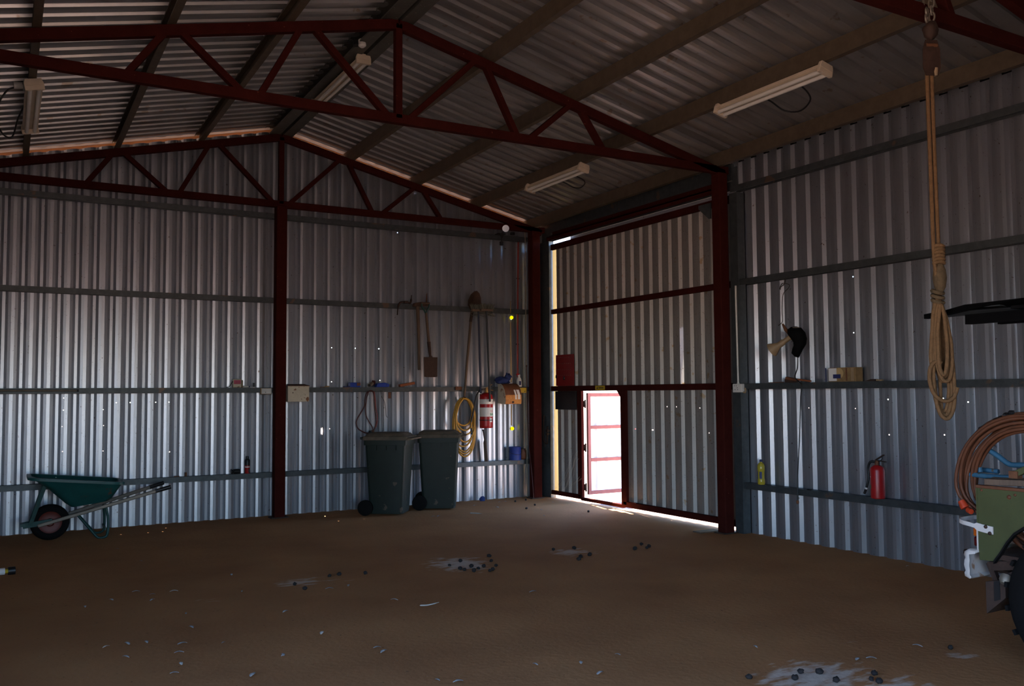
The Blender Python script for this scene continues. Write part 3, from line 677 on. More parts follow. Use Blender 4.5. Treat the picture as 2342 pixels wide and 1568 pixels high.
# ---- rusted dispenser, cloth, spray bottle, switch, pipe, rod
t = thing('rusted_dispenser', 'rusted round-fronted metal dispenser box with orange streaks', 'dispenser', (-.62, -.05, 1.4))
prof = [(0,1.415),(-.215,1.40),(-.228,1.45),(-.225,1.53),(-.20,1.61),(-.15,1.67),(-.09,1.70),(0,1.705)]
MB().prism([(-.76,y,z) for y, z in prof], (.27,0,0)).build('casing', M['brown_rust'], t, smooth=30)
MB().prism([(-.764,y*.98-.001,z-.002) for y, z in prof], (.005,0,0)).build('end_panel', M['cream'], t)
fr = MB(); fr.add([(-.758,-.217,1.403),(-.492,-.217,1.403),(-.492,-.231,1.45),(-.758,-.231,1.45),(-.758,-.2285,1.535),(-.492,-.2285,1.535)], [(0,1,2,3),(3,2,5,4)]); fr.build('front_panel', M['orust'], t)
mb = MB()
for a, b in ((-.60,-.575),(-.555,-.515)): mb.add([(a,-.233,1.47),(b,-.233,1.47),(b,-.230,1.535),(a,-.230,1.535),(b-.01,-.205,1.61),(a-.015,-.205,1.61)], [(0,1,2,3),(3,2,4,5)])
mb.build('paint_streaks', M['label'], t)
MB().lathe([(.018,0),(.018,.006)], (-.635,-.224,1.43), (0,-1,.1), 10).build('lock', M['dkrust'], t)
t = tag(MB().blob((-.70,-.02,1.745),(.22,.10,.10), 5, .8, 14, 8).blob((-.60,-.01,1.80),(.12,.07,.12), 8, .7).build('rag', M['bluecloth'], smooth=180, loc=(-.7,-.02,1.71)), 'crumpled dark blue rag on top of the rusted dispenser', 'rag')
t = thing('spray_bottle', 'white spray bottle on the girt near the far corner', 'bottle', (-.385, .02, 1.655))
MB().lathe([(.036,0),(.042,.01),(.042,.09),(.03,.12),(.016,.14),(.015,.16)], (-.385,.02,1.656), n=16).build('bottle_body', M['label'], t, smooth=40)
MB().lathe([(.020,0),(.020,.02),(.012,.025)], (-.385,.02,1.815), n=12).build('cap', M['label'], t, smooth=40); MB().bar((-.385,.02,1.842),(-.44,.005,1.842), .02,.018).build('trigger', M['redp'], t)
MB().box((-.395,-.0245,1.71),(.035,.003,.06)).build('label', M['dklabel'], t)
t = thing('cream_socket', 'small cream power point on the girt at the far corner', 'socket', (-.36, -.02, 1.6)); MB().bx((-.435,-.045,1.56),(-.29,-.003,1.645)).build('box', M['tan'], t, bevel=.006)
MB().bx((-.425,-.05,1.567),(-.30,-.045,1.638)).build('face_plate', M['signy'], t); mb = MB().lathe([(.008,0),(.008,.003)], (-.33,-.05,1.585), (0,-1,0), 8); mb.build('screw', M['black'], t)
t = thing('red_conduit', 'thin red conduit running down the wall near the corner', 'conduit', (-.36, .06, 2.8)); MB().tube([(-.345,.085,3.86),(-.365,.085,2.82)], .013, 8).tube([(-.366,.085,2.755),(-.375,.085,1.80)], .013, 8).build('pipe', M['redc'], t, smooth=60); 
MB().box((-.355,.09,3.3),(.05,.014,.02)).build('clip', M['girt'], t); MB().box((-.372,.09,2.3),(.05,.014,.02)).build('clip', M['girt'], t)
t = thing('grey_conduit', 'thin grey conduit in the far corner running to the floor', 'conduit', (-.28, -.01, 2)); MB().tube([(-.285,-.02,4.0),(-.285,-.02,1.66)], .010, 8).build('pipe', M['greysteel'], t, smooth=60); MB().tube([(-.285,-.02,1.56),(-.28,-.02,.0)], .010, 8).build('pipe', M['greysteel'], t, smooth=60)
t = thing('slack_twine', 'thin brown cord hanging slack beside the corner column', 'cord', (-.24,-.03,1.9)); MB().tube(cr([(-.295,-.05,1.95),(-.292,-.055,1.5),(-.288,-.08,.9),(-.282,-.17,.3),(-.28,-.20,.012)], 5), .006, 6).build('strand', M['cable'], t, smooth=60); MB().tube([(-.295,-.05,1.95),(-.295,-.05,1.98)], .011, 6).build('knot', M['cable'], t)
t = thing('measuring_rod', 'long pale yellow rod between two glowing yellow plugs', 'rod', (-.545, -.01, 1.0))
MB().tube([(-.545,-.008,2.62),(-.54,-.008,1.72)], .010, 7).tube([(-.54,-.008,1.39),(-.54,-.008,1.08)], .010, 7).build('rod', M['rodwood'], t, smooth=60)
MB().tube([(-.547,-.016,2.94),(-.545,-.014,2.76)], .006, 6).build('cord', M['rodwood'], t)
for z, x in ((2.70,-.476),(1.03,-.476)):
    MB().lathe([(.026,0),(.028,.015),(.02,.035),(.008,.04)], (x,.092,z), (0,-1,0), 16).build('plug', M['plug'], t, smooth=60)
t = thing('blue_tin', 'blue paint tin standing on the lowest girt near the corner', 'tin', (-.475, .04, .565)); MB().lathe([(.088,0),(.092,.004),(.092,.02),(.089,.022),(.089,.18),(.092,.184),(.092,.195),(.08,.197),(.08,.19)], (-.475,.0,.566), n=24).build('can', M['bluetin'], t, smooth=40)
MB().tube(cr([(-.565,.0,.735),(-.58,-.02,.68),(-.475,-.11,.65),(-.37,-.02,.68),(-.385,.0,.735)], 5), .003, 5).build('handle', M['wire'], t)
t = thing('brown_pot', 'dark brown pot on the lowest girt right of the blue tin', 'pot', (-.33, .03, .565)); MB().lathe([(.035,0),(.055,.03),(.06,.09),(.05,.14),(.04,.15),(.03,.13)], (-.325,.03,.566), n=18).build('pot', M['brown_rust'], t, smooth=60); MB().lathe([(.043,0),(.043,.012),(.03,.016)], (-.325,.03,.716), n=14).build('lid', M['dkrust'], t)
t = thing('iron_bar', 'thin dark iron bar leaning below the large extinguisher', 'bar', (-1.0,-.02,.57)); MB().tube([(-1.025,-.02,1.02),(-1.0,-.02,.9),(-.965,-.02,.568)], [.012,.011,.009], 7).build('rod', M['dkrust'], t, smooth=60); MB().lathe([(.016,0),(.016,.02)], (-1.025,-.02,1.015), n=8).build('knob', M['dkrust'], t)
tag(MB().prism([(-.985,.0,.567),(-.93,.0,.567),(-.965,.0,.86),(-.985,.0,.89),(-1.0,.0,.84)], (0,.02,0)).build('wood_offcut', M['wood'], loc=(-.96,.0,.567)), 'splintered wooden offcut leaning on the lowest back girt', 'offcut')
t = thing('spotlight', 'small chrome spotlight on a black bracket at the corner truss', 'spotlight', (-.73,-.09,3.925))
MB().lathe([(.012,0),(.035,.02),(.05,.06),(.052,.066)], (-.70,-.14,4.005), (-.35,-.85,-.2), 18).build('reflector', M['chrome'], t, smooth=60)
MB().lathe([(.02,0),(.028,.02),(.02,.05)], (-.695,-.125,4.01), (.35,.85,.2), 12).build('housing', M['black'], t, smooth=60)
MB().box((-.74,-.06,3.925),(.12,.12,.01)).build('mount_plate', M['black'], t); MB().tube([(-.72,-.08,3.925),(-.70,-.11,4.0)], .010, 7).build('stem', M['black'], t)
MB().prism([(-.78,-.115,3.92),(-.70,-.115,3.92),(-.74,-.115,3.85)], (0,.01,0)).build('gusset', M['black'], t)
MB().box((-.745,-.105,3.78),(.05,.04,.06)).build('sensor_box', M['black'], t, bevel=.006); MB().tube([(-.745,-.108,3.86),(-.745,-.108,3.81)], .007, 6).build('sensor_arm', M['black'], t)
tag(MB().box((-.545,-.09,3.945),(.055,.05,.04)).build('junction_box', M['black'], loc=(-.54,-.09,3.94), bevel=.005), 'small black junction box on the top girt right of the spotlight', 'box')

# ---- boxes and bits at the middle girt
t = thing('switchboard_box', 'square cream metal box with a rusty top right of the centre column', 'box', (-3.79,-.07,1.47))
MB().bx((-3.935,-.15,1.47),(-3.655,-.002,1.675)).build('box', M['cream'], t, bevel=.004); MB().add([(-3.94,-.155,1.677),(-3.65,-.155,1.677),(-3.68,.0,1.70),(-3.91,.0,1.70),(-3.94,-.155,1.67),(-3.65,-.155,1.67)], [(0,1,2,3),(4,5,1,0)]).build('lid', M['brown_rust'], t)
MB().lathe([(.007,0),(.007,.004)], (-3.87,-.15,1.585), (0,-1,0), 8).build('screw', M['dkrust'], t)
t = thing('white_socket', 'white power point on the girt left of the centre column', 'socket', (-4.18,-.02,1.57)); MB().bx((-4.255,-.045,1.568),(-4.115,-.003,1.648)).build('box', M['tan'], t, bevel=.006)
MB().bx((-4.245,-.05,1.575),(-4.12,-.045,1.642)).build('face_plate', M['white'], t); mb = MB().lathe([(.005,0),(.005,.003)], (-4.195,-.05,1.595), (0,-1,0), 8); mb.build('screw', M['black'], t)
t = thing('spool_box', 'small box with a pink printed front on the middle girt', 'box', (-4.54,.02,1.655)); MB().bx((-4.595,-.01,1.656),(-4.485,.06,1.765)).build('carton', M['cream'], t, bevel=.012); MB().bx((-4.585,-.013,1.70),(-4.50,-.0105,1.75)).build('pink_print', M['pink'], t); MB().bx((-4.47,.0,1.656),(-4.478,.05,1.75)).build('flap', M['card'], t)
t = thing('wire_offcut', 'bent piece of black wire leaning left of the pink printed box', 'wire', (-4.63,-.0,1.655)); MB().tube(cr([(-4.67,-.01,1.662),(-4.64,-.01,1.67),(-4.61,-.012,1.72),(-4.60,-.012,1.735)], 4), .005, 5).build('strand', M['black'], t); MB().lathe([(.008,0),(.008,.01)], (-4.672,-.01,1.656), n=7).build('end', M['black'], t)
t = thing('small_tube', 'tiny white tube lying right of the pink printed box', 'tube', (-4.43,.0,1.655)); MB().tube([(-4.465,.0,1.668),(-4.40,.0,1.668)], .012, 8).build('barrel', M['white'], t, smooth=50); MB().tube([(-4.40,.0,1.668),(-4.385,.0,1.668)], .008, 8).build('cap', M['dklabel'], t, smooth=50)
t = thing('paint_scraper', 'tiny scraper with an upright black handle on the middle girt', 'scraper', (-4.35,.0,1.655)); MB().bx((-4.385,-.01,1.656),(-4.31,.03,1.662)).build('blade', M['label'], t); MB().bx((-4.34,.0,1.662),(-4.32,.02,1.715)).build('handle', M['black'], t, bevel=.003)
t = thing('aerosol_can', 'black and red aerosol can on the lowest girt', 'aerosol can', (-4.40,.02,.567)); MB().lathe([(.030,0),(.032,.004),(.032,.10)], (-4.40,.02,.567), n=18).build('red_body', M['redp'], t, smooth=40); MB().lathe([(.032,0),(.032,.065),(.028,.075),(.018,.085),(.018,.115),(.008,.118)], (-4.40,.02,.667), n=18).build('black_top', M['black'], t, smooth=40); MB().lathe([(.0325,0),(.0328,.001),(.0328,.012),(.0325,.013)], (-4.40,.02,.642), n=18).build('white_stripe', M['label'], t, smooth=40)
MB().box((-4.385,-.0105,.60),(.018,.004,.045)).build('dark_print', M['black'], t)
t = thing('small_torch', 'small black torch lying left of the aerosol can', 'torch', (-4.54,.01,.567)); MB().tube([(-4.575,.01,.60),(-4.50,.015,.60)], .03, 12).build('body', M['black'], t, smooth=40); MB().lathe([(.022,0),(.03,.02),(.03,.025)], (-4.58,.01,.60), (-1,0,0), 12).build('lens_ring', M['black'], t, smooth=40)
for i, (x, h, w) in enumerate(((-5.28,.012,.03),(-5.24,.012,.02),(-5.155,.05,.02))):
    tag(MB().bx((x,-.0,.567),(x+w,.03,.567+h)).build('iron_scrap', M['rust'], loc=(x,0,.567)), ('flat rust flake on the lowest girt above the barrow handles, left one', 'rust chip next to the taller iron stub above the barrow handles', 'short upright rusty iron stub on the lowest girt above the barrow handles')[i], 'scrap metal')
# jumper cables
t = thing('jumper_cables', 'dark red jumper cables looped over the girt above the bins', 'cable', (-2.78,-.03,1.6))
def px(x, z): return V((-3.40+(x-760-0)*0.0, 0, 0))
mid = [(-2.80,1.60),(-2.83,1.55),(-2.845,1.48),(-2.85,1.40),(-2.90,1.31),(-2.95,1.23),(-2.965,1.17),(-2.94,1.10),(-2.885,1.06),(-2.83,1.035),(-2.77,1.033)]
MB().tube(cr([(x,-.02,z) for x, z in mid], 4), .009, 7).build('cable', M['cable'], t, smooth=80)
mid = [(-2.79,1.60),(-2.815,1.54),(-2.83,1.45),(-2.84,1.36),(-2.83,1.27),(-2.79,1.19),(-2.745,1.12),(-2.73,1.06)]
MB().tube(cr([(x,-.035,z) for x, z in mid], 4), .008, 7).build('cable', M['cable'], t, smooth=80)
mid = [(-2.78,1.605),(-2.735,1.60),(-2.715,1.55),(-2.71,1.45),(-2.70,1.35),(-2.69,1.25),(-2.685,1.17),(-2.70,1.10),(-2.73,1.05)]
MB().tube(cr([(x,-.025,z) for x, z in mid], 4), .010, 7).build('cable', M['cable'], t, smooth=80)
mid = [(-2.72,1.60),(-2.705,1.5),(-2.695,1.38),(-2.675,1.28),(-2.672,1.2),(-2.695,1.11)]
MB().tube(cr([(x,-.045,z) for x, z in mid], 4), .006, 6).build('cable', M['redc'], t, smooth=80)
MB().bar((-2.765,-.03,1.065),(-2.78,-.04,.985), .04,.03).build('clamp', M['black'], t, bevel=.006); MB().bar((-2.73,-.03,1.07),(-2.745,-.045,.99), .04,.035).build('clamp', M['brown_rust'], t, bevel=.006); MB().bar((-2.72,-.045,1.01),(-2.63,-.05,1.035), .022,.022).build('clamp', M['black'], t, bevel=.004)
for i, (xs, lab) in enumerate((([(-2.60,1.60),(-2.60,1.50),(-2.595,1.30),(-2.585,1.04)], 'thin dark wire hanging straight behind the left bin lid'), ([(-2.585,1.60),(-2.575,1.45),(-2.57,1.30),(-2.57,1.05)], 'second thin wire hanging just right of the straight one'), ([(-2.61,1.60),(-2.60,1.53),(-2.56,1.46),(-2.54,1.36),(-2.53,1.26),(-2.51,1.24)], 'short crooked wire hanging right of the jumper cables'))):
    t = thing('hanging_wire', lab, 'wire', (xs[0][0],-.01,1.6), 'wires hanging from the middle girt'); MB().tube(cr([(x,-.006-.004*i,z) for x, z in xs], 4), .0035, 5).build('strand', M['wire'], t); MB().lathe([(.006,0),(.006,.01)], (xs[0][0],-.006-.004*i,1.60), n=6).build('hook', M['wire'], t)
tag(MB().bx((-2.50,-.012,1.50),(-2.46,-.002,1.585)).build('tag_block', M['brown_rust'], loc=(-2.48,-.01,1.5), bevel=.004), 'small rust-brown tag hanging under the girt right of the wires', 'tag')
t = thing('blue_tool_tray', 'low blue tool tray at the left of the row on the girt', 'tray', (-3.0,.02,1.656)); MB().bx((-3.05,-.012,1.656),(-2.90,.07,1.72)).build('tray', M['blue'], t, bevel=.006); MB().bx((-2.955,-.016,1.675),(-2.905,-.0125,1.715)).build('rust_patch', M['brown_rust'], t); MB().bx((-3.13,-.01,1.656),(-3.05,.05,1.670)).build('lid', M['dklabel'], t, bevel=.003)
t = thing('pipe_fitting', 'stubby dark pipe fitting lying between two blue tools', 'pipe fitting', (-2.74,.01,1.656)); MB().tube([(-2.795,-.06,1.682),(-2.72,.03,1.705)], .026, 12).build('barrel', M['greysteel'], t, smooth=40); MB().lathe([(.018,0),(.018,.004)], (-2.795,-.0605,1.682), (-.63,-.75,-.19), 12).build('bore', M['black'], t); MB().blob((-2.70,.03,1.715),(.06,.05,.07), 3, .3).build('knuckle', M['cable'], t, smooth=60)
t = thing('blue_hand_tool', 'bright blue plastic case right of the pipe fitting', 'case', (-2.59,.01,1.656)); MB().prism([(-2.68,-.02,1.656),(-2.50,-.02,1.656),(-2.48,-.02,1.675),(-2.495,-.02,1.70),(-2.55,-.02,1.718),(-2.66,-.02,1.706)], (0,.08,0)).build('case', M['blue'], t, bevel=.006); MB().box((-2.53,-.022,1.685),(.012,.004,.012)).build('latch', M['dklabel'], t)
tag(MB().bar((-2.33,.0,1.675),(-2.11,.0,1.712), .07,.036).build('orange_brick', M['brick'], loc=(-2.2,0,1.656), bevel=.004), 'orange brick lying tilted on the middle girt', 'brick')
t = thing('flat_chisel', 'short rusty chisel on the girt left of the blue tray', 'chisel', (-3.4,.0,1.656)); MB().bx((-3.46,-.02,1.656),(-3.40,.0,1.664)).build('blade', M['rust'], t); MB().tube([(-3.40,-.01,1.666),(-3.34,-.01,1.666)], .009, 7).build('handle', M['card'], t)
t = thing('girt_pipe', 'thin galvanised tube lying along the middle girt at far left', 'tube', (-6.8,.0,1.66)); MB().tube([(-7.6,-.013,1.632),(-6.37,-.013,1.626)], .011, 8).build('tube', M['greysteel'], t, smooth=60); MB().tube([(-6.37,-.013,1.626),(-6.35,-.013,1.626)], .014, 8).build('end_cap', M['black'], t, smooth=60)

# ================================================================== things on the sliding door
t = thing('red_key_board', 'red metal key board with rows of hooks on the sliding door', 'key board', (.02,-.6,1.67))
MB().bx((.022,-.37,1.662),(.03,-.85,2.12)).build('board', M['redb'], t, bevel=.002)
for r, z in enumerate((2.08,1.99,1.90,1.815)):
    mb = MB()
    for k in range(8): mb.tube([(.022,-.42-k*.05,z),(.010,-.42-k*.05,z-.004),(.008,-.42-k*.05,z+.008)], .0022, 4)
    mb.build('hook_row', M['greysteel'], t)
MB().blob((.012,-.60,1.775),(.02,.04,.06), 2, .4).build('padlock', M['black'], t, smooth=60); MB().blob((.012,-.39,1.80),(.02,.03,.05), 6, .4).build('keys', M['black'], t, smooth=60)
t = thing('black_board', 'black metal plate with a row of holes under the red key board', 'board', (.02,-.62,1.31)); MB().bx((.022,-.345,1.315),(.029,-.905,1.583)).build('plate', M['black'], t, bevel=.002)
mb = MB()
for k in range(8): mb.tube([(.022,-.42-k*.05,1.555),(.012,-.42-k*.05,1.548)], .0025, 4)
mb.build('hook_row', M['wire'], t)
rnd = random.Random(9); mb = MB()
for k in range(16):
    y0 = -.30-rnd.random()*.5; z0 = .13+rnd.random()*.05; y1 = -.75-rnd.random()*.3; z1 = .3+rnd.random()*.45
    mb.tube(cr([(.015,y0,z0),(.005,(y0+y1)/2,(z0+z1)/2-.05),(.02,y1,z1)], 3), .0009, 3, cap=False)
tag(mb.build('cobweb', M['silk'], loc=(.02,-.7,.2)), 'wispy cobweb in the low corner beside the open small door', 'cobweb', kind='stuff')

# ================================================================== right wall
t = thing('four_gang_socket', 'white four-hole power outlet on the right wall beside the door column', 'socket', (-.05,-4.2,1.57))
MB().bx((-.05,-4.125,1.553),(-.004,-4.265,1.648)).build('box', M['white'], t, bevel=.006)
for (y, z) in ((-4.155,1.635-.008),(-4.185,1.627),(-4.165,1.585),(-4.205,1.585),(-4.20,1.605)):
    MB().bx((-.0515,y+.004,z-.004),(-.0495,y-.004,z+.004)).build('hole', M['black'], t)
MB().tube(cr([(-.02,-4.255,1.56),(-.02,-4.285,1.55),(-.02,-4.295,1.57),(-.02,-4.285,1.60)], 4), .010, 7).build('cable_loop', M['tan'], t, smooth=60)
t = thing('white_conduit', 'thin white conduit down to the outlet beside the door column', 'conduit', (-.01,-4.18,2)); MB().tube([(-.03,-4.185,2.745),(-.03,-4.195,1.66)], .011, 8).build('pipe', M['white'], t, smooth=60); MB().tube([(-.03,-4.195,1.66),(-.03,-4.195,1.645)], .016, 8).build('gland', M['white'], t)
# black cap and horn hanging on a wire
t = thing('hanging_wire', 'thin looped wire hanging from the upper girt on the right wall', 'wire', (-.03,-4.9,2.7)); MB().tube(cr([(-.01,-4.90,2.75),(-.02,-4.89,2.69),(-.03,-4.85,2.66),(-.03,-4.84,2.63)], 4), .005, 5).build('hook', M['wire'], t)
MB().tube(cr([(-.04,-4.84,2.64),(-.06,-4.90,2.69),(-.09,-5.02,2.66),(-.12,-5.03,2.62),(-.14,-4.98,2.56),(-.15,-4.97,2.4),(-.16,-4.98,2.28),(-.19,-4.95,2.24)], 5), .004, 5).build('strand', M['wire'], t)
t = thing('peaked_hat', 'black peaked cap hanging on a wire against the right wall', 'cap', (-.17,-5.2,2.05))
q0 = V((-.17,-5.17,2.085))
e1 = V((.62,-.78,.0)).normalized(); e2 = V((0,0,1)); e3 = e1.cross(e2)
def cap_pt(a, b, c): return q0 + e1*a + e2*b + e3*c
oline = [(-.085,.10),(-.05,.125),(.0,.13),(.05,.115),(.085,.07),(.10,.01),(.092,-.05),(.06,-.10),(.035,-.15),(.015,-.185),(-.02,-.175),(-.05,-.14),(-.042,-.10),(-.028,-.065),(-.03,-.03),(-.055,.01),(-.085,.055)]
rg = []
for c, f in ((-.075,.55),(-.06,.85),(-.03,1),(.03,1),(.06,.85),(.075,.55)):
    rg.append([cap_pt(.02+(a-.02)*f, -.02+(b+.02)*f, c) for a, b in oline])
MB().loft(rg).build('crown', M['flatblack'], t, smooth=60)
MB().box(cap_pt(.005,.115,.078), (.05,.05,.006)).build('badge', M['greysteel'], t)
t2 = thing('horn_siren', 'tan horn loudspeaker hanging left of the black cap', 'horn', (-.2,-5.0,2.05))
MB().lathe([(.075,0),(.072,.012),(.045,.06),(.032,.09),(.032,.15),(.026,.16),(.026,.22),(.03,.23),(.03,.27)], (-.27,-4.93,1.985), (.28,-.80,.52), 18).build('bell', M['tan'], t2, smooth=50)
MB().tube([(-.20,-5.02,2.25),(-.20,-5.06,2.19),(-.19,-5.12,2.14)], [.010,.02,.026], 8).build('bracket', M['rust'], t2, smooth=50)
t = thing('drop_flex', 'thin black cord hanging from the cap down past the lowest girt', 'cord', (-.13,-5.1,1.9)); MB().tube(cr([(-.15,-5.165,1.94),(-.145,-5.15,1.8),(-.115,-5.09,1.70),(-.012,-5.08,1.63),(-.02,-5.07,1.5),(-.05,-5.07,1.1),(-.08,-5.06,.7),(-.09,-5.06,.45)], 5), .006, 6).build('strand', M['black'], t, smooth=60); MB().lathe([(.008,0),(.014,.008),(.014,.03),(.006,.04)], (-.09,-5.06,.42), n=8).build('plug_end', M['rust'], t)
t = thing('hand_brush', 'brown wooden hand brush on the girt below the black cap', 'brush', (0,-5,1.652)); MB().bar((-.01,-4.88,1.70),(-.01,-5.03,1.675), .05,.03).build('head', M['brown_rust'], t, bevel=.008); MB().bar((-.01,-5.02,1.685),(-.01,-5.20,1.663), .025,.018).build('handle', M['brick'], t, bevel=.006); MB().prism([(-.03,-4.87,1.653),(-.03,-5.03,1.653),(-.03,-5.03,1.668),(-.03,-4.87,1.688)], (.04,0,0)).build('bristles', M['dkrust'], t)
t = thing('cardboard_carton', 'printed brown cardboard carton on the middle girt of the right wall', 'carton', (0,-5.6,1.652)); MB().bx((-.02,-5.43,1.653),(.08,-5.755,1.79)).build('carton', M['card'], t)
MB().bx((-.023,-5.435,1.66),(-.0205,-5.53,1.785)).build('white_print', M['label'], t); MB().bx((-.026,-5.49,1.685),(-.0235,-5.58,1.725)).build('dark_print', M['dklabel'], t); MB().lathe([(.052,0),(.052,.002)], (-.0208,-5.56,1.735), (-1,0,0), 18).build('tan_print', M['rodwood'], t); MB().bx((-.05,-5.418,1.653),(-.046,-5.428,1.79)).build('flap', M['dklabel'], t)
MB().bx((-.0235,-5.64,1.66),(-.021,-5.655,1.785)).build('print_band', M['brown_rust'], t); MB().bx((-.0235,-5.70,1.66),(-.021,-5.735,1.785)).build('print_band', M['tan'], t)
t = thing('flat_scraper', 'small flat dark tool lying right of the cardboard carton', 'tool', (0,-5.95,1.652)); MB().prism([(-.03,-5.86,1.653),(-.03,-5.93,1.672),(-.03,-5.97,1.672),(-.03,-5.98,1.653)], (.05,0,0)).build('blade', M['dkrust'], t); MB().bx((-.02,-5.98,1.655),(.01,-6.04,1.668)).build('handle', M['tan'], t)
tag(MB().prism([(-.01,-4.61,1.653),(-.01,-4.80,1.653),(-.01,-4.80,1.661),(-.01,-4.63,1.659)], (.05,0,0)).build('rust_strip', M['brown_rust'], loc=(0,-4.7,1.652)), 'flat rusty strip on the middle girt right of the outlet', 'strip')
t = thing('oil_bottle', 'golden bottle with a dark cap on the lowest girt beside the door column', 'bottle', (-.0,-4.48,.56))
MB().lathe([(.034,0),(.040,.01),(.040,.05),(.036,.06),(.036,.14),(.040,.15),(.040,.20),(.028,.225),(.014,.235),(.014,.245)], (.0,-4.48,.561), n=18).build('bottle_body', M['oil'], t, smooth=40); MB().lathe([(.016,0),(.016,.022),(.014,.024)], (.0,-4.48,.805), n=12).build('cap', M['dklabel'], t, smooth=40)
for a, b in ((-.75,-.30),(.25,1.0)):
    mb = MB(); n = 4; P = [(.0-.0375*math.cos(a+(b-a)*k/n), -4.48-.0375*math.sin(a+(b-a)*k/n)) for k in range(n+1)]
    for k in range(n): mb.add([(*P[k],.625),(*P[k+1],.625),(*P[k+1],.70),(*P[k],.70)], [(0,1,2,3)])
    mb.build('label', M['dklabel'], t)
t = thing('fire_extinguisher', 'small red fire extinguisher standing on the lowest girt of the right wall', 'extinguisher', (-.03,-5.97,.56), 'fire extinguishers')
ex2, ey2 = -.02, -5.965
MB().lathe([(.058,0),(.064,.006),(.065,.02),(.065,.26),(.058,.285),(.035,.305),(.022,.31)], (ex2,ey2,.561), n=24).build('cylinder', M['redp'], t, smooth=40)
MB().lathe([(.02,0),(.022,.01),(.022,.035),(.014,.045)], (ex2,ey2,.868), n=12).build('valve', M['brown_rust'], t, smooth=40)
MB().bar((ex2,ey2+.015,.915),(ex2,ey2-.075,.968), .02,.01).build('lever', M['dkrust'], t); MB().bar((ex2,ey2-.01,.912),(ex2-.01,ey2-.105,.905), .018,.008).build('lever', M['dkrust'], t)
MB().tube(cr([(ex2,ey2-.05,.955),(ex2-.005,ey2-.06,.93),(ex2-.005,ey2-.03,.905)], 4), .004, 5).build('safety_ring', M['black'], t); MB().tube([(ex2-.03,ey2-.045,.91),(ex2-.05,ey2-.06,.87)], .004, 5).build('pin', M['black'], t)
MB().tube(cr([(ex2-.005,ey2+.02,.90),(ex2-.02,ey2+.06,.895),(ex2-.02,ey2+.085,.84),(ex2-.02,ey2+.082,.76),(ex2-.025,ey2+.09,.70),(ex2-.025,ey2+.105,.655)], 5), .011, 8).build('hose', M['black'], t, smooth=60)
MB().tube([(ex2-.025,ey2+.105,.655),(ex2-.025,ey2+.112,.64)], .012, 8).build('ferrule', M['label'], t); MB().tube([(ex2-.025,ey2+.112,.64),(ex2-.025,ey2+.132,.595)], .012, 8).build('nozzle', M['black'], t, smooth=60)
def onf(a0, a1, z0, z1, nm, mt, r=.0658):
    mb = MB(); n = 5; P = [(ex2-r*math.cos(a0+(a1-a0)*k/n), ey2-r*math.sin(a0+(a1-a0)*k/n)) for k in range(n+1)]
    for k in range(n): mb.add([(*P[k],z0),(*P[k+1],z0),(*P[k+1],z1),(*P[k],z1)], [(0,1,2,3)])
    mb.build(nm, M[mt], t)
onf(-1.3,-.45,.757,.764,'white_print','label'); onf(-1.25,-.45,.655,.685,'green_print','greenlabel'); onf(-1.3,-.40,.630,.633,'white_line','pink')
tag(MB().blob((-.0,-5.13,.565),(.03,.06,.015), 9, .3).build('dirt_clod', M['dung'], loc=(0,-5.13,.562)), 'small dark clod on the lowest girt left of the small extinguisher', 'clod')

# ================================================================== fluorescent lights
def batten(x, ya, yb, zt, label, tilt=0, cable=None):
    t = thing('fluorescent_light', label, 'light fitting', (x, (ya+yb)/2, zt), 'twin tube fluorescent lights')
    R = Matrix.Translation((x, 0, zt)) @ Matrix.Rotation(tilt, 4, 'Y')
    def P(dx, y, dz): return R @ V((dx, y, dz))
    def pr(pts, a, b, nm, m, **k): return MB().prism([P(dx, a, dz) for dx, dz in pts], P(0,b,0)-P(0,a,0)).build(nm, m, t, **k)
    pr([(-.030,0),(-.030,-.045),(.030,-.045),(.030,0)], ya, yb, 'spine', M['ltcream'])
    pr([(-.030,-.03),(-.072,-.055),(-.070,-.06),(.070,-.06),(.072,-.055),(.030,-.03)], ya+.04, yb-.04, 'tray', M['ltcream'])
    for s in (-1, 1): MB().tube([P(s*.036, ya+.03, -.082), P(s*.036, yb-.03, -.082)], .019, 10).build('tube', M['diff'], t, smooth=60)
    for y0, y1 in ((ya, ya+.035), (yb-.035, yb)): pr([(-.065,-.0),(-.078,-.04),(-.078,-.10),(.078,-.10),(.078,-.04),(.065,0)], y0, y1, 'end_cap', M['ltcream'], bevel=.004)
    if cable: MB().tube(cr([V((x, 0, zt))+V(c) for c in cable], 5), .008, 7).build('flex', M['black'], t, smooth=60)
    return t
def zp(x, y): return zchord(x, y)
sa = math.atan(SL)
batten(-1.13, -5.2, -6.42, zp(-1.13,-5), 'cream twin tube light under the roof purlin nearest the ute', sa, [(.05,-5.62,-.02),(.20,-5.62,-.05),(.34,-5.66,-.13),(.40,-5.80,-.16),(.36,-5.95,-.10),(.20,-6.0,-.03),(.05,-6.0,-.01)])
batten(-1.13, -1.62, -2.82, zp(-1.13,-2.2), 'cream twin tube light under the purlin above the sliding door', sa, [(.05,-2.12,-.02),(.20,-2.12,-.06),(.30,-2.18,-.12),(.34,-2.28,-.13),(.30,-2.40,-.08),(.05,-2.42,-.01)])
batten(-6.95, -1.48, -2.90, zp(-6.95,-2.2), 'cream twin tube light under the left roof slope at the picture edge', -sa, [(-.08,-2.45,.06),(-.18,-2.45,.02),(-.25,-2.42,-.10),(-.28,-2.2,-.18),(-.22,-1.95,-.26),(-.14,-1.85,-.25),(-.10,-2.0,-.12),(-.05,-2.15,-.02)])
batten(RX, -1.68, -3.15, zp(RX,-2.4)+.0, 'cream twin tube light hanging under the ridge', 0)
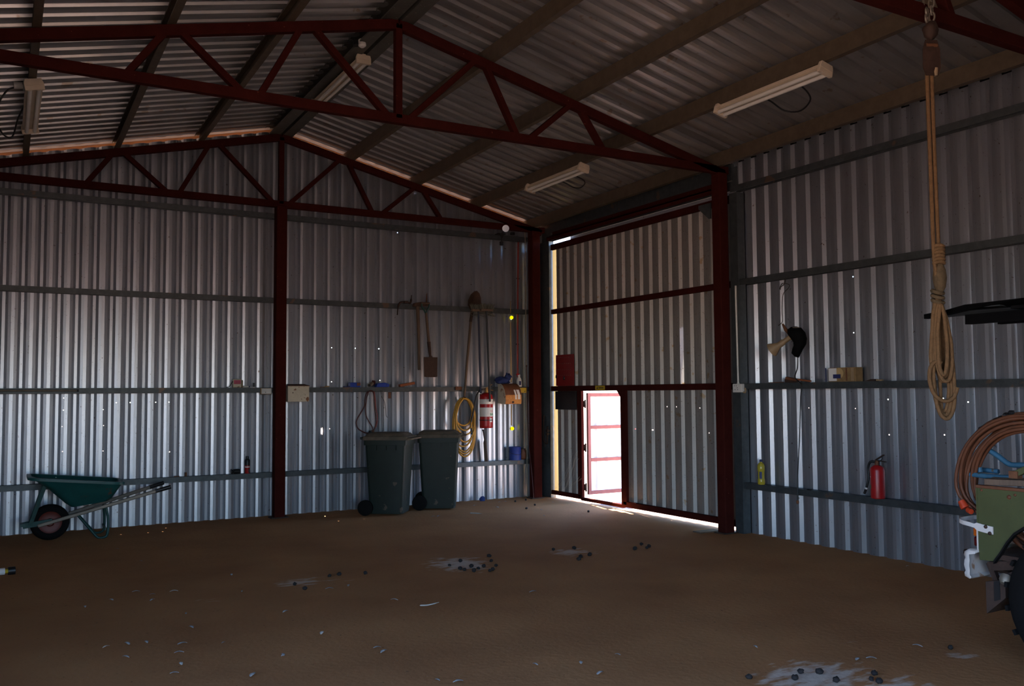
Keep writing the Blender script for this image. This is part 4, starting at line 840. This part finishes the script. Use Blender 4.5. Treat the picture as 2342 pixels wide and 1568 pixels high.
t = thing('ceiling_socket', 'small white plug base under the ridge near the middle truss', 'socket', (-4.16,-3.45,4.98)); MB().lathe([(.035,0),(.038,.01),(.038,.06),(.02,.075)], (-4.16,-3.45,5.0), (0,-.2,-1), 12).build('base', M['white'], t, smooth=40); MB().tube([(-4.14,-3.45,4.99),(-4.10,-3.50,4.99)], .008, 6).build('pin', M['rodwood'], t); MB().lathe([(.03,0),(.03,.05)], (-4.21,-3.42,4.995), (0,-.2,-1), 10).build('plug', M['black'], t)
t = thing('ceiling_socket', 'small white plug base left of the light at the picture edge', 'socket', (-7.05,-2.45,4.4)); MB().lathe([(.03,0),(.032,.01),(.032,.07)], (-7.02,-2.45,zp(-6.95,-2.45)+.07), (-1,0,-.1), 12).build('base', M['white'], t, smooth=40); MB().box((-7.0,-2.45,zp(-6.95,-2.45)+.07),(.03,.07,.07)).build('plate', M['white'], t)

# ================================================================== chain, pulley blocks and rope
def link(mb, c, d, side, L=.055, w=.030, r=.0065):
    d, s = V(d).normalized(), V(side).normalized(); pts = []
    for k in range(14):
        a = 2*PI*k/14; pts.append(V(c)+d*(L/2*math.cos(a)*1.0)+s*(w/2*math.sin(a)))
    mb.tube(pts, r, 6, closed=True)
t = thing('chain', 'short steel chain holding the pulley blocks at the top right', 'chain', (-2.05,-8.06,3.95))
X0, Y0 = -2.06, -8.055
z = 4.10; k = 0
while z > 3.90:
    m_ = MB(); link(m_, (X0, Y0, z), (0,0,1), (1,.3,0) if k % 2 else (.3,-1,0), .06, .034); m_.build('chain_link', M['greysteel'], t, smooth=60); z -= .044; k += 1
for k, (dx, zz) in enumerate(((-.030,3.955),(-.036,3.912))):
    m_ = MB(); link(m_, (X0+dx, Y0+.012, zz), (0,0,1), (1,.3,0), .055, .04); m_.build('chain_link', M['greysteel'], t, smooth=60)
MB().tube(cr([(X0,Y0+.055,4.02),(X0,Y0+.05,4.08),(X0,Y0,4.11),(X0,Y0-.01,4.06)], 4), .0065, 6).build('chain_link', M['greysteel'], t, smooth=60)
t = thing('pulley_block', 'upper rusty pulley block hanging from the chain', 'pulley', (-2.06,-8.045,3.7), 'rusty pulley blocks')
mb = MB().blob((-2.06,-8.043,3.84),(.10,.09,.12), 1, .25, 14, 9); mb.build('swivel', M['dkrust'], t, smooth=60)
for s in (-1, 1):
    c = V((-2.058+s*.017, -8.042-s*.01, 3.66)); d = V((.87,-.5,0))
    MB().prism([c+d*a*.9+V((0,0,b)) for a, b in ((-.02,.12),(.02,.12),(.04,.06),(.042,-.06),(.022,-.11),(-.022,-.11),(-.042,-.06),(-.04,.06))], V((.5,.87,0))*.008*s).build('cheek', M['dkrust'], t)
MB().lathe([(.030,-.01),(.034,-.009),(.024,0),(.034,.009),(.030,.01)], (-2.058,-8.042,3.68), (.5,.87,0), 18).build('sheave', M['dkrust'], t, smooth=40)
MB().tube([(-2.09,-8.03,3.745),(-2.025,-8.06,3.745)], .012, 8).build('axle_pin', M['rust'], t, smooth=50)
MB().tube([(-2.035,-8.05,3.60),(-2.032,-8.05,3.55)], [.016,.012], 8).build('becket', M['tan'], t, smooth=50)
# rope
t = thing('rope_hank', 'long tan rope hanging in a tied hank at the right', 'rope', (-1.98,-7.98,2.0))
rd = .0125
MB().tube(cr([(-2.080,-8.025,3.68),(-2.075,-8.018,3.5),(-2.045,-8.0,3.0),(-2.02,-7.985,2.48),(-2.005,-7.985,2.30),(-1.985,-7.985,2.19)], 5), rd, 8).build('strand', M['rope'], t, smooth=80)
MB().tube(cr([(-2.053,-8.035,3.66),(-2.046,-8.03,3.5),(-2.015,-8.01,3.0),(-1.985,-7.995,2.50),(-1.98,-7.995,2.40)], 5), rd, 8).build('strand', M['rope'], t, smooth=80)
mb = MB()
for k in range(6): mb.tube([(-1.985+.032*math.cos(a), -7.995+.028*math.sin(a), 2.475-k*.021+.004*math.sin(a*2)) for a in [2*PI*i/12 for i in range(12)]], .0125, 6, closed=True)
mb.build('whipping', M['rope'], t, smooth=80)
MB().lathe([(.012,0),(.034,.04),(.042,.10),(.036,.15),(.022,.19),(.014,.21)], (-1.975,-7.99,2.175), n=14).build('lower_block', M['dkrope'], t, smooth=50)
mb = MB()
for k in range(3): mb.tube([(-1.99+.035*math.cos(a), -7.982+.03*math.sin(a), 2.185-k*.03+.012*math.sin(a)) for a in [2*PI*i/12 for i in range(12)]], .0125, 6, closed=True)
mb.build('hitch', M['dkrope'], t, smooth=80)
rnd = random.Random(5); R_ = V((.867,-.498,0)); B0 = V((-1.985,-7.975,0))
def loop(w, top, bot, off, lean, nm, m='rope', pinch=.35):
    pts = []
    for k in range(20):
        a = 2*PI*k/20; s, c = math.sin(a), math.cos(a); f = (1-c)/2
        ww = w*(pinch+(1-pinch)*f**.7)
        zz = (top+bot)/2+(top-bot)/2*c
        p = B0 + R_*(ww*s*1.0 + lean*f + .004*(rnd.random()-.5)) + V((.5,.867,0))*off; pts.append((p.x, p.y, zz))
    MB().tube(cr(pts, 3, True), rd, 8, closed=True).build(nm, M[m], t, smooth=80)
for k in range(3): loop(.088-.012*k, 2.13, 1.385+.022*k, -.02+.018*k, .022, 'hank_loop', 'rope', .12)
for k in range(4): loop(.066-.011*k, 2.12, 1.62+.03*(k % 2), -.03+.02*k, .022, 'hank_loop')
loop(.035, 2.10, 1.66, -.045, .0, 'hank_loop', 'rope', .5)
MB().tube(cr([B0+R_*a+V((0,-.02,z)) for a, z in ((-.02,2.14),(-.045,2.06),(-.055,1.95),(-.07,1.80),(-.068,1.72))], 5), rd, 8).build('strand', M['rope'], t, smooth=80)
MB().tube(cr([B0+R_*a+V((0,-.035,z)) for a, z in ((-.02,1.735),(-.055,1.745),(-.088,1.71),(-.098,1.64),(-.085,1.57),(-.055,1.52),(.0,1.495),(.05,1.52),(.075,1.58))], 5), rd, 8).build('strand', M['rope'], t, smooth=80)
MB().tube(cr([B0+R_*a+V((0,.02,z)) for a, z in ((.02,2.0),(.022,1.8),(.018,1.6),(.022,1.42))], 5), rd*.9, 8).build('tail', M['rope'], t, smooth=80)

# ================================================================== green ute (rear corner in view) with its load
SX, RY = -2.20, -8.33           # left side plane, rear plane
t = thing('utility_vehicle', 'old olive green utility truck with white rear bumper at the right edge', 'truck', (-1.55, -9.4, 0))
sd = [(RY,1.008),(RY,.585),(-8.42,.59),(-8.46,.645),(-8.50,.71),(-8.545,.765),(-8.60,.805),(-8.70,.85),(-8.82,.875),(-8.95,.88),(-9.10,.865),(-9.24,.81),(-9.34,.70),(-9.40,.59),(-10.6,.59),(-10.6,1.02)]
MB().prism([(SX,y,z) for y, z in sd], (.022,0,0)).build('side_panel', M['olive'], t, bevel=.004)
MB().prism([(SX+1.35,y,z) for y, z in sd], (.022,0,0)).build('side_panel', M['olive'], t, bevel=.004)
arch = [V((0,y,z)) for y, z in sd[2:13]]
MB().loft([[p+V((SX-.012,0,-.012)), p+V((SX+.02,0,-.012)), p+V((SX+.02,0,.004)), p+V((SX-.012,0,.004))] for p in arch]).build('wheel_arch_trim', M['rubber'], t)
MB().bx((SX+.02,RY-.02,.60),(SX+1.35,-10.6,.63)).build('tray_floor', M['dkrust'], t)
MB().bx((SX-.004,RY+.006,.998),(SX+.035,-10.6,1.016)).build('top_rail', M['brown_rust'], t, bevel=.004)
MB().bx((SX+.02,-10.55,.63),(SX+1.35,-10.6,1.02)).build('front_bulkhead', M['olive'], t)
MB().bx((SX+.002,RY+.008,.63),(SX+.035,RY-.012,1.0)).build('rear_pillar', M['olive'], t)
for y, z, r in ((-8.52,.963,.013),(-8.555,.978,.008),(-8.36,.988,.008)): MB().lathe([(r,0),(r*.8,.006),(r*.3,.008)], (SX,y,z), (-1,0,0), 10).build('bolt', M['brown_rust'], t, smooth=60)
# under-body
MB().bx((SX+.25,RY+.02,.50),(SX+.35,-11.5,.60)).build('chassis_rail', M['dkrust'], t); MB().bx((SX+1.0,RY+.02,.50),(SX+1.1,-11.5,.60)).build('chassis_rail', M['dkrust'], t)
MB().tube([(SX+.02,-8.90,.40),(SX+1.35,-8.90,.40)], .05, 10).build('axle', M['dkrust'], t, smooth=60)
MB().tube(cr([(SX+.14,-8.34,.53),(SX+.14,-8.5,.50),(SX+.14,-8.9,.46),(SX+.14,-9.4,.52)], 5), .022, 6).build('leaf_spring', M['dkrust'], t, smooth=60)
MB().bar((SX+.10,-8.33,.56),(SX+.10,-8.38,.44), .03,.03).build('spring_shackle', M['dkrust'], t); MB().bar((SX+.05,-8.36,.55),(SX+.05,-8.62,.60), .03,.05).build('body_bracket', M['dkrust'], t)
MB().lathe([(.03,0),(.032,.03),(.02,.05)], (SX+.03,-8.47,.515), (-.6,0,-.8), 10).build('shock_cap', M['greysteel'], t, smooth=50)
MB().bar((SX+.06,-8.47,.50),(SX+.12,-8.80,.70), .05,.05).build('shock_absorber', M['dkrust'], t)
for cx, nm in ((-2.13,'wheel'),(-.86,'wheel')):
    w = MB(); prof = [(.20,-.085),(.30,-.095),(.375,-.09),(.405,-.07),(.415,-.03),(.415,.03),(.405,.07),(.375,.09),(.30,.095),(.20,.085)]
    for rr_ in (prof,): w.lathe(rr_, (cx,-8.90,.41), (1,0,0), 40)
    w = w.build(nm, M['rubber'], t, smooth=40)
    lug = MB()
    for k in range(40):
        a = 2*PI*k/40; c = V((cx, -8.90+.416*math.cos(a), .41+.416*math.sin(a)))
        lug.bar(c+V((-.085 if k % 2 else .085,0,0)), c+V((.0,0,0)), .030,.016,(0,math.cos(a),math.sin(a)))
    tag(lug.build('tread_lugs', M['rubber'], w), kind='stuff')
    MB().lathe([(.03,-.05),(.09,-.04),(.10,-.02),(.17,-.02),(.205,-.08),(.205,.08),(.17,.0),(.03,.0)], (cx,-8.90,.41), (1,0,0), 24).build('rim', M['bumper'], w, smooth=40)
MB().prism([(SX+.03,-8.345,.46),(SX+.03,-8.345,.28),(SX+.03,-8.46,.39),(SX+.03,-8.46,.49)], (.30,0,0)).xf(Matrix.Identity(4)).build('mud_flap', M['flap'], t)
MB().prism([(SX+.026,-8.395,.47),(SX+.026,-8.395,.36),(SX+.026,-8.43,.375),(SX+.026,-8.43,.48)], (.004,0,0)).build('flap_stiffener', M['black'], t)
# bumper: S-shaped pressing along the rear
bp = [(-.012,.645),(.045,.645),(.075,.628),(.080,.605),(.070,.592),(.078,.575),(.082,.545),(.072,.515),(.080,.50),(.078,.48),(.045,.468),(.035,.475),(.055,.49),(.052,.52),(.058,.55),(.050,.585),(.055,.62),(-.012,.63)]
rings = []
for x, k in ((SX-.03,.55),(SX-.02,.85),(SX+.02,1),(SX+1.32,1),(SX+1.37,.85),(SX+1.38,.55)): rings.append([V((x, RY+.012+(y)*k, .555+(z-.555)*(.75+.25*k))) for y, z in bp])
b_ = MB().loft(rings).build('rear_bumper', M['bumper'], t, smooth=50)
for z in (.615, .495): MB().lathe([(.018,0),(.016,.01),(.006,.013)], (SX+.02,RY+.090,z), (0,1,0), 10).build('bolt', M['dkrust'], b_)
# white tie loop round the rear corner
pp = cr([(SX-.008,-8.425,.765),(SX-.010,-8.36,.772),(SX-.012,-8.29,.785),(SX-.003,-8.24,.79),(SX+.03,-8.20,.795),(SX+.10,-8.185,.797),(SX+.19,-8.195,.80),(SX+.235,-8.24,.80),(SX+.24,-8.33,.80)], 5)
rings = []
for i, p in enumerate(pp):
    d = (pp[min(i+1, len(pp)-1)]-pp[max(i-1, 0)]).normalized(); n = V((d.y, -d.x, 0)).normalized(); h = .022 if i < 8 else .012
    rings.append([p+n*.004+V((0,0,h)), p-n*.004+V((0,0,h)), p-n*.004-V((0,0,h)), p+n*.004-V((0,0,h))])
tl = MB().loft(rings).build('tie_loop', M['bumper'], t)
for y, z in ((-8.385,.782),(-8.408,.748)): MB().lathe([(.011,0),(.010,.006),(.004,.009)], (SX-.012,y,z), (-1,0,0), 10).build('bolt', M['dkrust'], tl, smooth=60)
for x0 in (SX+.03, SX+1.22):
    l = MB(); l.bx((x0,RY+.006,.655),(x0+.10,RY+.05,.71)); l.build('tail_lamp', M['redlens'], t, bevel=.008); l = MB(); l.bx((x0,RY+.006,.712),(x0+.10,RY+.052,.765)); l.build('indicator_lamp', M['amber'], t, bevel=.008)
MB().bx((SX+.002,RY+.002,.63),(SX+.012,RY+.012,.755)).build('lamp_guard', M['bumper'], t)
# cab and bonnet of the ute, out of the frame to the right
MB().prism([(SX,y,z) for y, z in ((-10.62,.60),(-10.62,1.75),(-11.35,1.75),(-11.75,1.08),(-11.95,1.05),(-11.95,.60))], (1.37,0,0)).build('cab', M['olive'], t, bevel=.03)
# black load rack over the tray
rk = thing('load_rack', 'black steel load rack above the green ute, jutting out rearward', 'rack', (-1.6, -9, 2.0))
MB().prism([(-1.79,-7.74,2.04),(-1.79,-7.74,2.07),(-1.85,-7.94,2.08),(-1.93,-8.12,2.095),(-2.10,-8.60,2.085),(-2.10,-10.3,2.085),(-2.10,-10.3,2.045),(-2.10,-8.60,2.04),(-1.93,-8.12,2.06),(-1.85,-7.94,2.05)], (.05,0,0)).build('side_rail', M['flatblack'], rk)
MB().bx((-.98,-7.75,2.03),(-.93,-10.3,2.075)).build('side_rail', M['flatblack'], rk)
MB().bar((-1.925,-8.14,2.0),(-2.07,-8.62,1.99), .05,.06).build('lower_rail', M['flatblack'], rk); MB().bx((-2.10,-8.60,1.96),(-2.04,-10.3,2.03)).build('lower_rail', M['flatblack'], rk); MB().bx((-1.0,-8.3,1.955),(-.94,-10.3,2.03)).build('lower_rail', M['flatblack'], rk)
for k in range(9): MB().bx((-2.08,-8.50-k*.2,2.03),(-.95,-8.60-k*.2,2.048)).build('deck_slat', M['flatblack'], rk)
for x in (-2.08, -.97):
    for y in (-9.3, -10.25): MB().bx((x-.025,y-.025,1.018),(x+.025,y+.025,1.96)).build('post', M['flatblack'], rk)
MB().prism([(-1.80,-7.80,2.045),(-1.70,-7.85,2.045),(-1.70,-8.40,2.05),(-2.02,-8.40,2.06),(-1.91,-8.12,2.07)], (0,0,.006)).build('nose_plate', M['girt'], rk)
# big hose coil
rnd = random.Random(12)
hc = thing('large_hose_coil', 'big terracotta hose coil standing in the back of the green ute', 'hose', (-2.05, -8.57, .65))
for i in range(15):
    R = .365+.0068*i+rnd.random()*.012; xo = -2.02+(rnd.random()-.5)*.11; c = (-8.575+(rnd.random()-.5)*.02, .965+(rnd.random()-.5)*.02); pts = []
    for k in range(30):
        a = 2*PI*k/30; y, z = R*math.cos(a), R*math.sin(a)
        if z < -.05: y *= 1-.9*min(1, (-.05-z)/.45); z = -.05+(z+.05)*.75
        pts.append((xo+.012*math.sin(3*a+i)-.05*max(0, math.sin(a)), c[0]+y, max(.66, c[1]+z)))
    MB().tube(cr(pts, 2, True), .0105, 7, closed=True).build('hose_loop', M['orangehose'], hc, smooth=80)
MB().tube([(-2.10,-8.19,.86),(-2.10,-8.165,.90)], [.026,.02], 10).build('red_coupling', M['redplug'], hc, smooth=50); MB().tube([(-2.12,-8.24,.845),(-2.10,-8.21,.85)], [.016,.018], 9).build('coupling_tail', M['redplug'], hc, smooth=50)
mb = MB()
for k in range(7): mb.blob((-2.08,-8.30-k*.03,1.335+k*.016), (.05,.04,.035), k, .4, 7, 5)
tag(mb.build('tie_rags', M['black'], hc), kind='stuff')
bh = thing('blue_hose', 'pale blue hose curling up out of the ute tray inside the coil', 'hose', (-2.0,-8.4,1.0))
MB().tube(cr([(-1.97,-8.75,1.15),(-1.98,-8.58,1.125),(-2.0,-8.49,1.13),(-2.0,-8.41,1.13),(-2.0,-8.34,1.175),(-2.0,-8.28,1.205),(-2.0,-8.245,1.18),(-2.005,-8.225,1.12),(-2.01,-8.235,1.07)], 6), .016, 9).build('upper_curl', M['bluehose'], bh, smooth=80)
MB().tube(cr([(-1.93,-8.30,1.075),(-1.94,-8.20,1.08),(-1.96,-8.14,1.082),(-2.0,-8.12,1.07),(-2.03,-8.15,1.06),(-2.04,-8.25,1.055),(-2.04,-8.38,1.055),(-2.03,-8.45,1.06)], 6), .015, 9).build('lower_curl', M['bluehose'], bh, smooth=80)
dr = thing('tan_drum', 'tan rust-streaked drum standing in the ute tray', 'drum', (-1.55,-8.75,.63)); MB().lathe([(.20,0),(.21,.01),(.21,.22),(.217,.23),(.21,.24),(.21,.48),(.217,.49),(.21,.50),(.21,.68),(.20,.69),(.19,.68)], (-1.50,-8.62,.632), n=28).build('shell', M['cream'], dr, smooth=40)
MB().lathe([(.03,0),(.03,.012)], (-1.56,-8.62,1.312), n=12).build('bung', M['dkrust'], dr)
jk = thing('timber_lengths', 'rough timber lengths lying across the top of the ute tray', 'timber', (-1.9,-8.6,1.02))
for (a, b, w, h) in (((-2.16,-8.36,1.035),(-1.95,-8.95,1.045),.07,.035),((-2.08,-8.35,1.04),(-1.85,-9.0,1.05),.06,.03)): MB().bar(a, b, w, h).build('plank', M['wood'], jk, bevel=.004)
gb = thing('green_bar', 'rusty green steel bar leaning in the ute tray', 'bar', (-2.12,-8.7,1.02)); MB().bar((-2.13,-8.50,1.075),(-2.12,-8.95,1.32), .035,.035).build('bar', M['olive'], gb, bevel=.004); MB().box((-2.13,-8.52,1.085),(.05,.05,.04)).build('foot_plate', M['rust'], gb)

# ================================================================== small things on the floor
PEL = [(-5.0,-4.2),(-4.98,-4.41),(-4.65,-4.03),(-4.56,-4.02),(-4.35,-4.09),(-3.57,-4.15),(-3.4,-4.03),(-3.56,-4.35),(-3.55,-4.41),(-3.43,-4.31),(-3.5,-4.5),(-3.41,-4.41),(-3.33,-4.36),(-3.06,-3.96),(-3.15,-4.17),(-3.37,-4.55),(-3.33,-4.53),(-3.22,-4.39),(-2.34,-3.97),(-2.13,-4.03),(-2.34,-4.45),(-2.42,-4.54),(-2.2,-4.4),(-1.42,-4.2),(-1.5,-4.39),(-1.43,-4.34),(-1.64,-4.38),(-3.55,-7.85),(-3.35,-7.99),(-3.16,-7.99),(-3.01,-8.21),(-3.01,-8.26),(-3.19,-8.13),(-3.24,-7.93),(-2.11,-8.07),(-2.92,-8.16),(-.68,-.89),(-.97,-1.15),(-.45,-1.86),(-.71,-.4),(-.49,-.33)]
FEA = [(-4.51,-5.14),(-4.64,-4.48),(-4.81,-4.51),(-5.08,-6.25),(-5.08,-6.36),(-3.48,-5.46),(-5.62,-6.1),(-5.27,-5.76),(-5.02,-7.0),(-4.94,-7.09),(-4.2,-7.37),(-4.42,-7.04),(-4.18,-7.15),(-3.9,-7.13),(-5.9,-3.95),(-6.16,-3.8),(-6.06,-3.96),(-6.55,-4.14),(-5.94,-4.73),(-5.98,-5.16),(-5.32,-5.07),(-6.52,-5.36),(-6.4,-5.36),(-6.29,-5.38),(-6.1,-5.54),(-6.15,-5.73),(-5.87,-5.64),(-6.44,-5.66),(-6.18,-5.97),(-6.24,-6.13),(-5.87,-6.4),(-5.62,-6.11),(-6.07,-1.56),(-5.95,-2.41),(-6.09,-4.17),(-6.36,-4.0),(-5.36,-3.52),(-5.43,-4.22),(-3.09,-7.44),(-2.77,-7.93),(-2.69,-7.96),(-2.24,-7.94),(-.11,-6.32),(-.29,-.74),(-.86,-1.35),(-1.13,-1.85),(-.93,-.33),(-.83,-.32),(-1.25,-.84),(-1.41,-.48),(-2.3,-1.2),(-2.36,-1.17)]
rnd = random.Random(21)
protos = []
for k in range(4):
    o = MB().blob((0,0,.015), (.042,.036,.032), k+3, .45, 9, 6).build('dung_pellet', M['dung'], smooth=70); protos.append(o)
for i, (x, y) in enumerate(PEL):
    o = protos[i] if i < 4 else protos[i % 4].copy()
    if i >= 4: COL.objects.link(o)
    s = rnd.uniform(.75, 1.15); o.location = (x, y, .001); o.rotation_euler = (0, 0, rnd.random()*6.3); o.scale = (s, s, s)
    if x < -4.2: w = ('near the left pale patch of droppings', 'left')
    elif x < -3 and y > -5: w = ('scattered on the pale droppings mid floor', 'middle')
    elif y < -7: w = ('on the white droppings at the bottom edge', 'bottom') if x < -2.5 else ('alone beside the ute wheel', 'ute')
    elif y > -2: w = ('near the far corner by the bins', 'corner')
    elif x < -2: w = ('on the streaky droppings right of mid floor', 'right')
    else: w = ('in the little cluster before the sliding door', 'door')
    tag(o, 'dark dung pellet ' + w[0], 'dung', 'dung pellets, ' + w[1])
protos = []
for k in range(4):
    mb = MB(); n = 7; rings = []; rr_ = random.Random(k)
    for i in range(n):
        f = i/(n-1); w = .013*math.sin(PI*min(1, f*.9+.08))*(1+.3*rr_.random()); zc_ = .006+.010*math.sin(PI*f)
        rings.append([V((f*.07-.035, -w, zc_+.004)), V((f*.07-.035, 0, zc_+.0075)), V((f*.07-.035, w, zc_+.004)), V((f*.07-.035, 0, zc_+.006))])
    o = mb.loft(rings).build('feather', M['scrap' if k == 0 else 'feather']); protos.append(o)
for i, (x, y) in enumerate(FEA):
    o = protos[i] if i < 4 else protos[1+i % 3 if i % 7 else 0].copy()
    if i >= 4: COL.objects.link(o)
    s = rnd.uniform(.5, .95); o.location = (x, y, .001); o.rotation_euler = (0, 0, rnd.random()*6.3); o.scale = (s, s, s)
    if y > -2.5: w = ('at the foot of the back wall left of the bins', 'barrow') if x < -4 else (('on the dirt close to the small open door', 'door') if x > -1.2 else ('on the dirt around the bins', 'bins'))
    elif x > -3.2: w = ('on the dirt near the green ute', 'ute')
    elif x < -5.5 and y > -4.8: w = ('on the dark dirt at the left behind', 'left far')
    elif x < -5.5: w = ('on the dark dirt at the lower left', 'left near')
    elif y < -6: w = ('on the dirt at the lower middle', 'middle near')
    else: w = ('on the dirt around mid floor', 'middle')
    tag(o, 'small pale feather scrap lying ' + w[0], 'feather', 'feather scraps, ' + w[1])
tag(MB().tube(cr([(-4.42,-5.41,.012),(-4.36,-5.43,.012),(-4.27,-5.42,.018)], 4), [.003]+[.005]*6+[.002]*2, 6).build('pale_stick', M['scrap'], loc=(-4.35,-5.42,0)), 'curved pale splinter lying in the middle of the dirt floor', 'splinter')
tag(MB().tube(cr([(-1.82,-1.14,.010),(-1.77,-1.20,.012),(-1.73,-1.30,.014)], 4), [.003]+[.008]*6+[.003]*2, 6).build('white_twig', M['scrap'], loc=(-1.77,-1.2,0)), 'short pale twig on the floor right of the bins', 'twig')
tag(MB().blob((-1.05,-.03,.03), (.09,.05,.09), 4, .6).build('purple_scrap', M['bluecloth'], smooth=60, loc=(-1.05,-.03,0)), 'crumpled bluish scrap at the wall foot under the large extinguisher', 'scrap')
e = thing('left_edge_torch', 'white-topped torch with a black end lying at the left picture edge', 'torch', (-7.15,-2.45,0))
MB().tube([(-7.30,-2.47,.035),(-7.065,-2.445,.035)], .03, 12).build('barrel', M['label'], e, smooth=50); MB().tube([(-7.065,-2.445,.035),(-7.04,-2.44,.033)], [.02,.018], 10).build('neck', M['signy'], e, smooth=50); MB().tube([(-7.04,-2.44,.034),(-6.985,-2.435,.034)], .034, 12).build('end_cap', M['black'], e, smooth=50)
tag(MB().bx((-.40,-3.82,.0),(-.10,-3.95,.012)).build('floor_plank', M['wood'], loc=(-.2,-3.9,0)), 'flat weathered board on the floor at the foot of the door column', 'board')
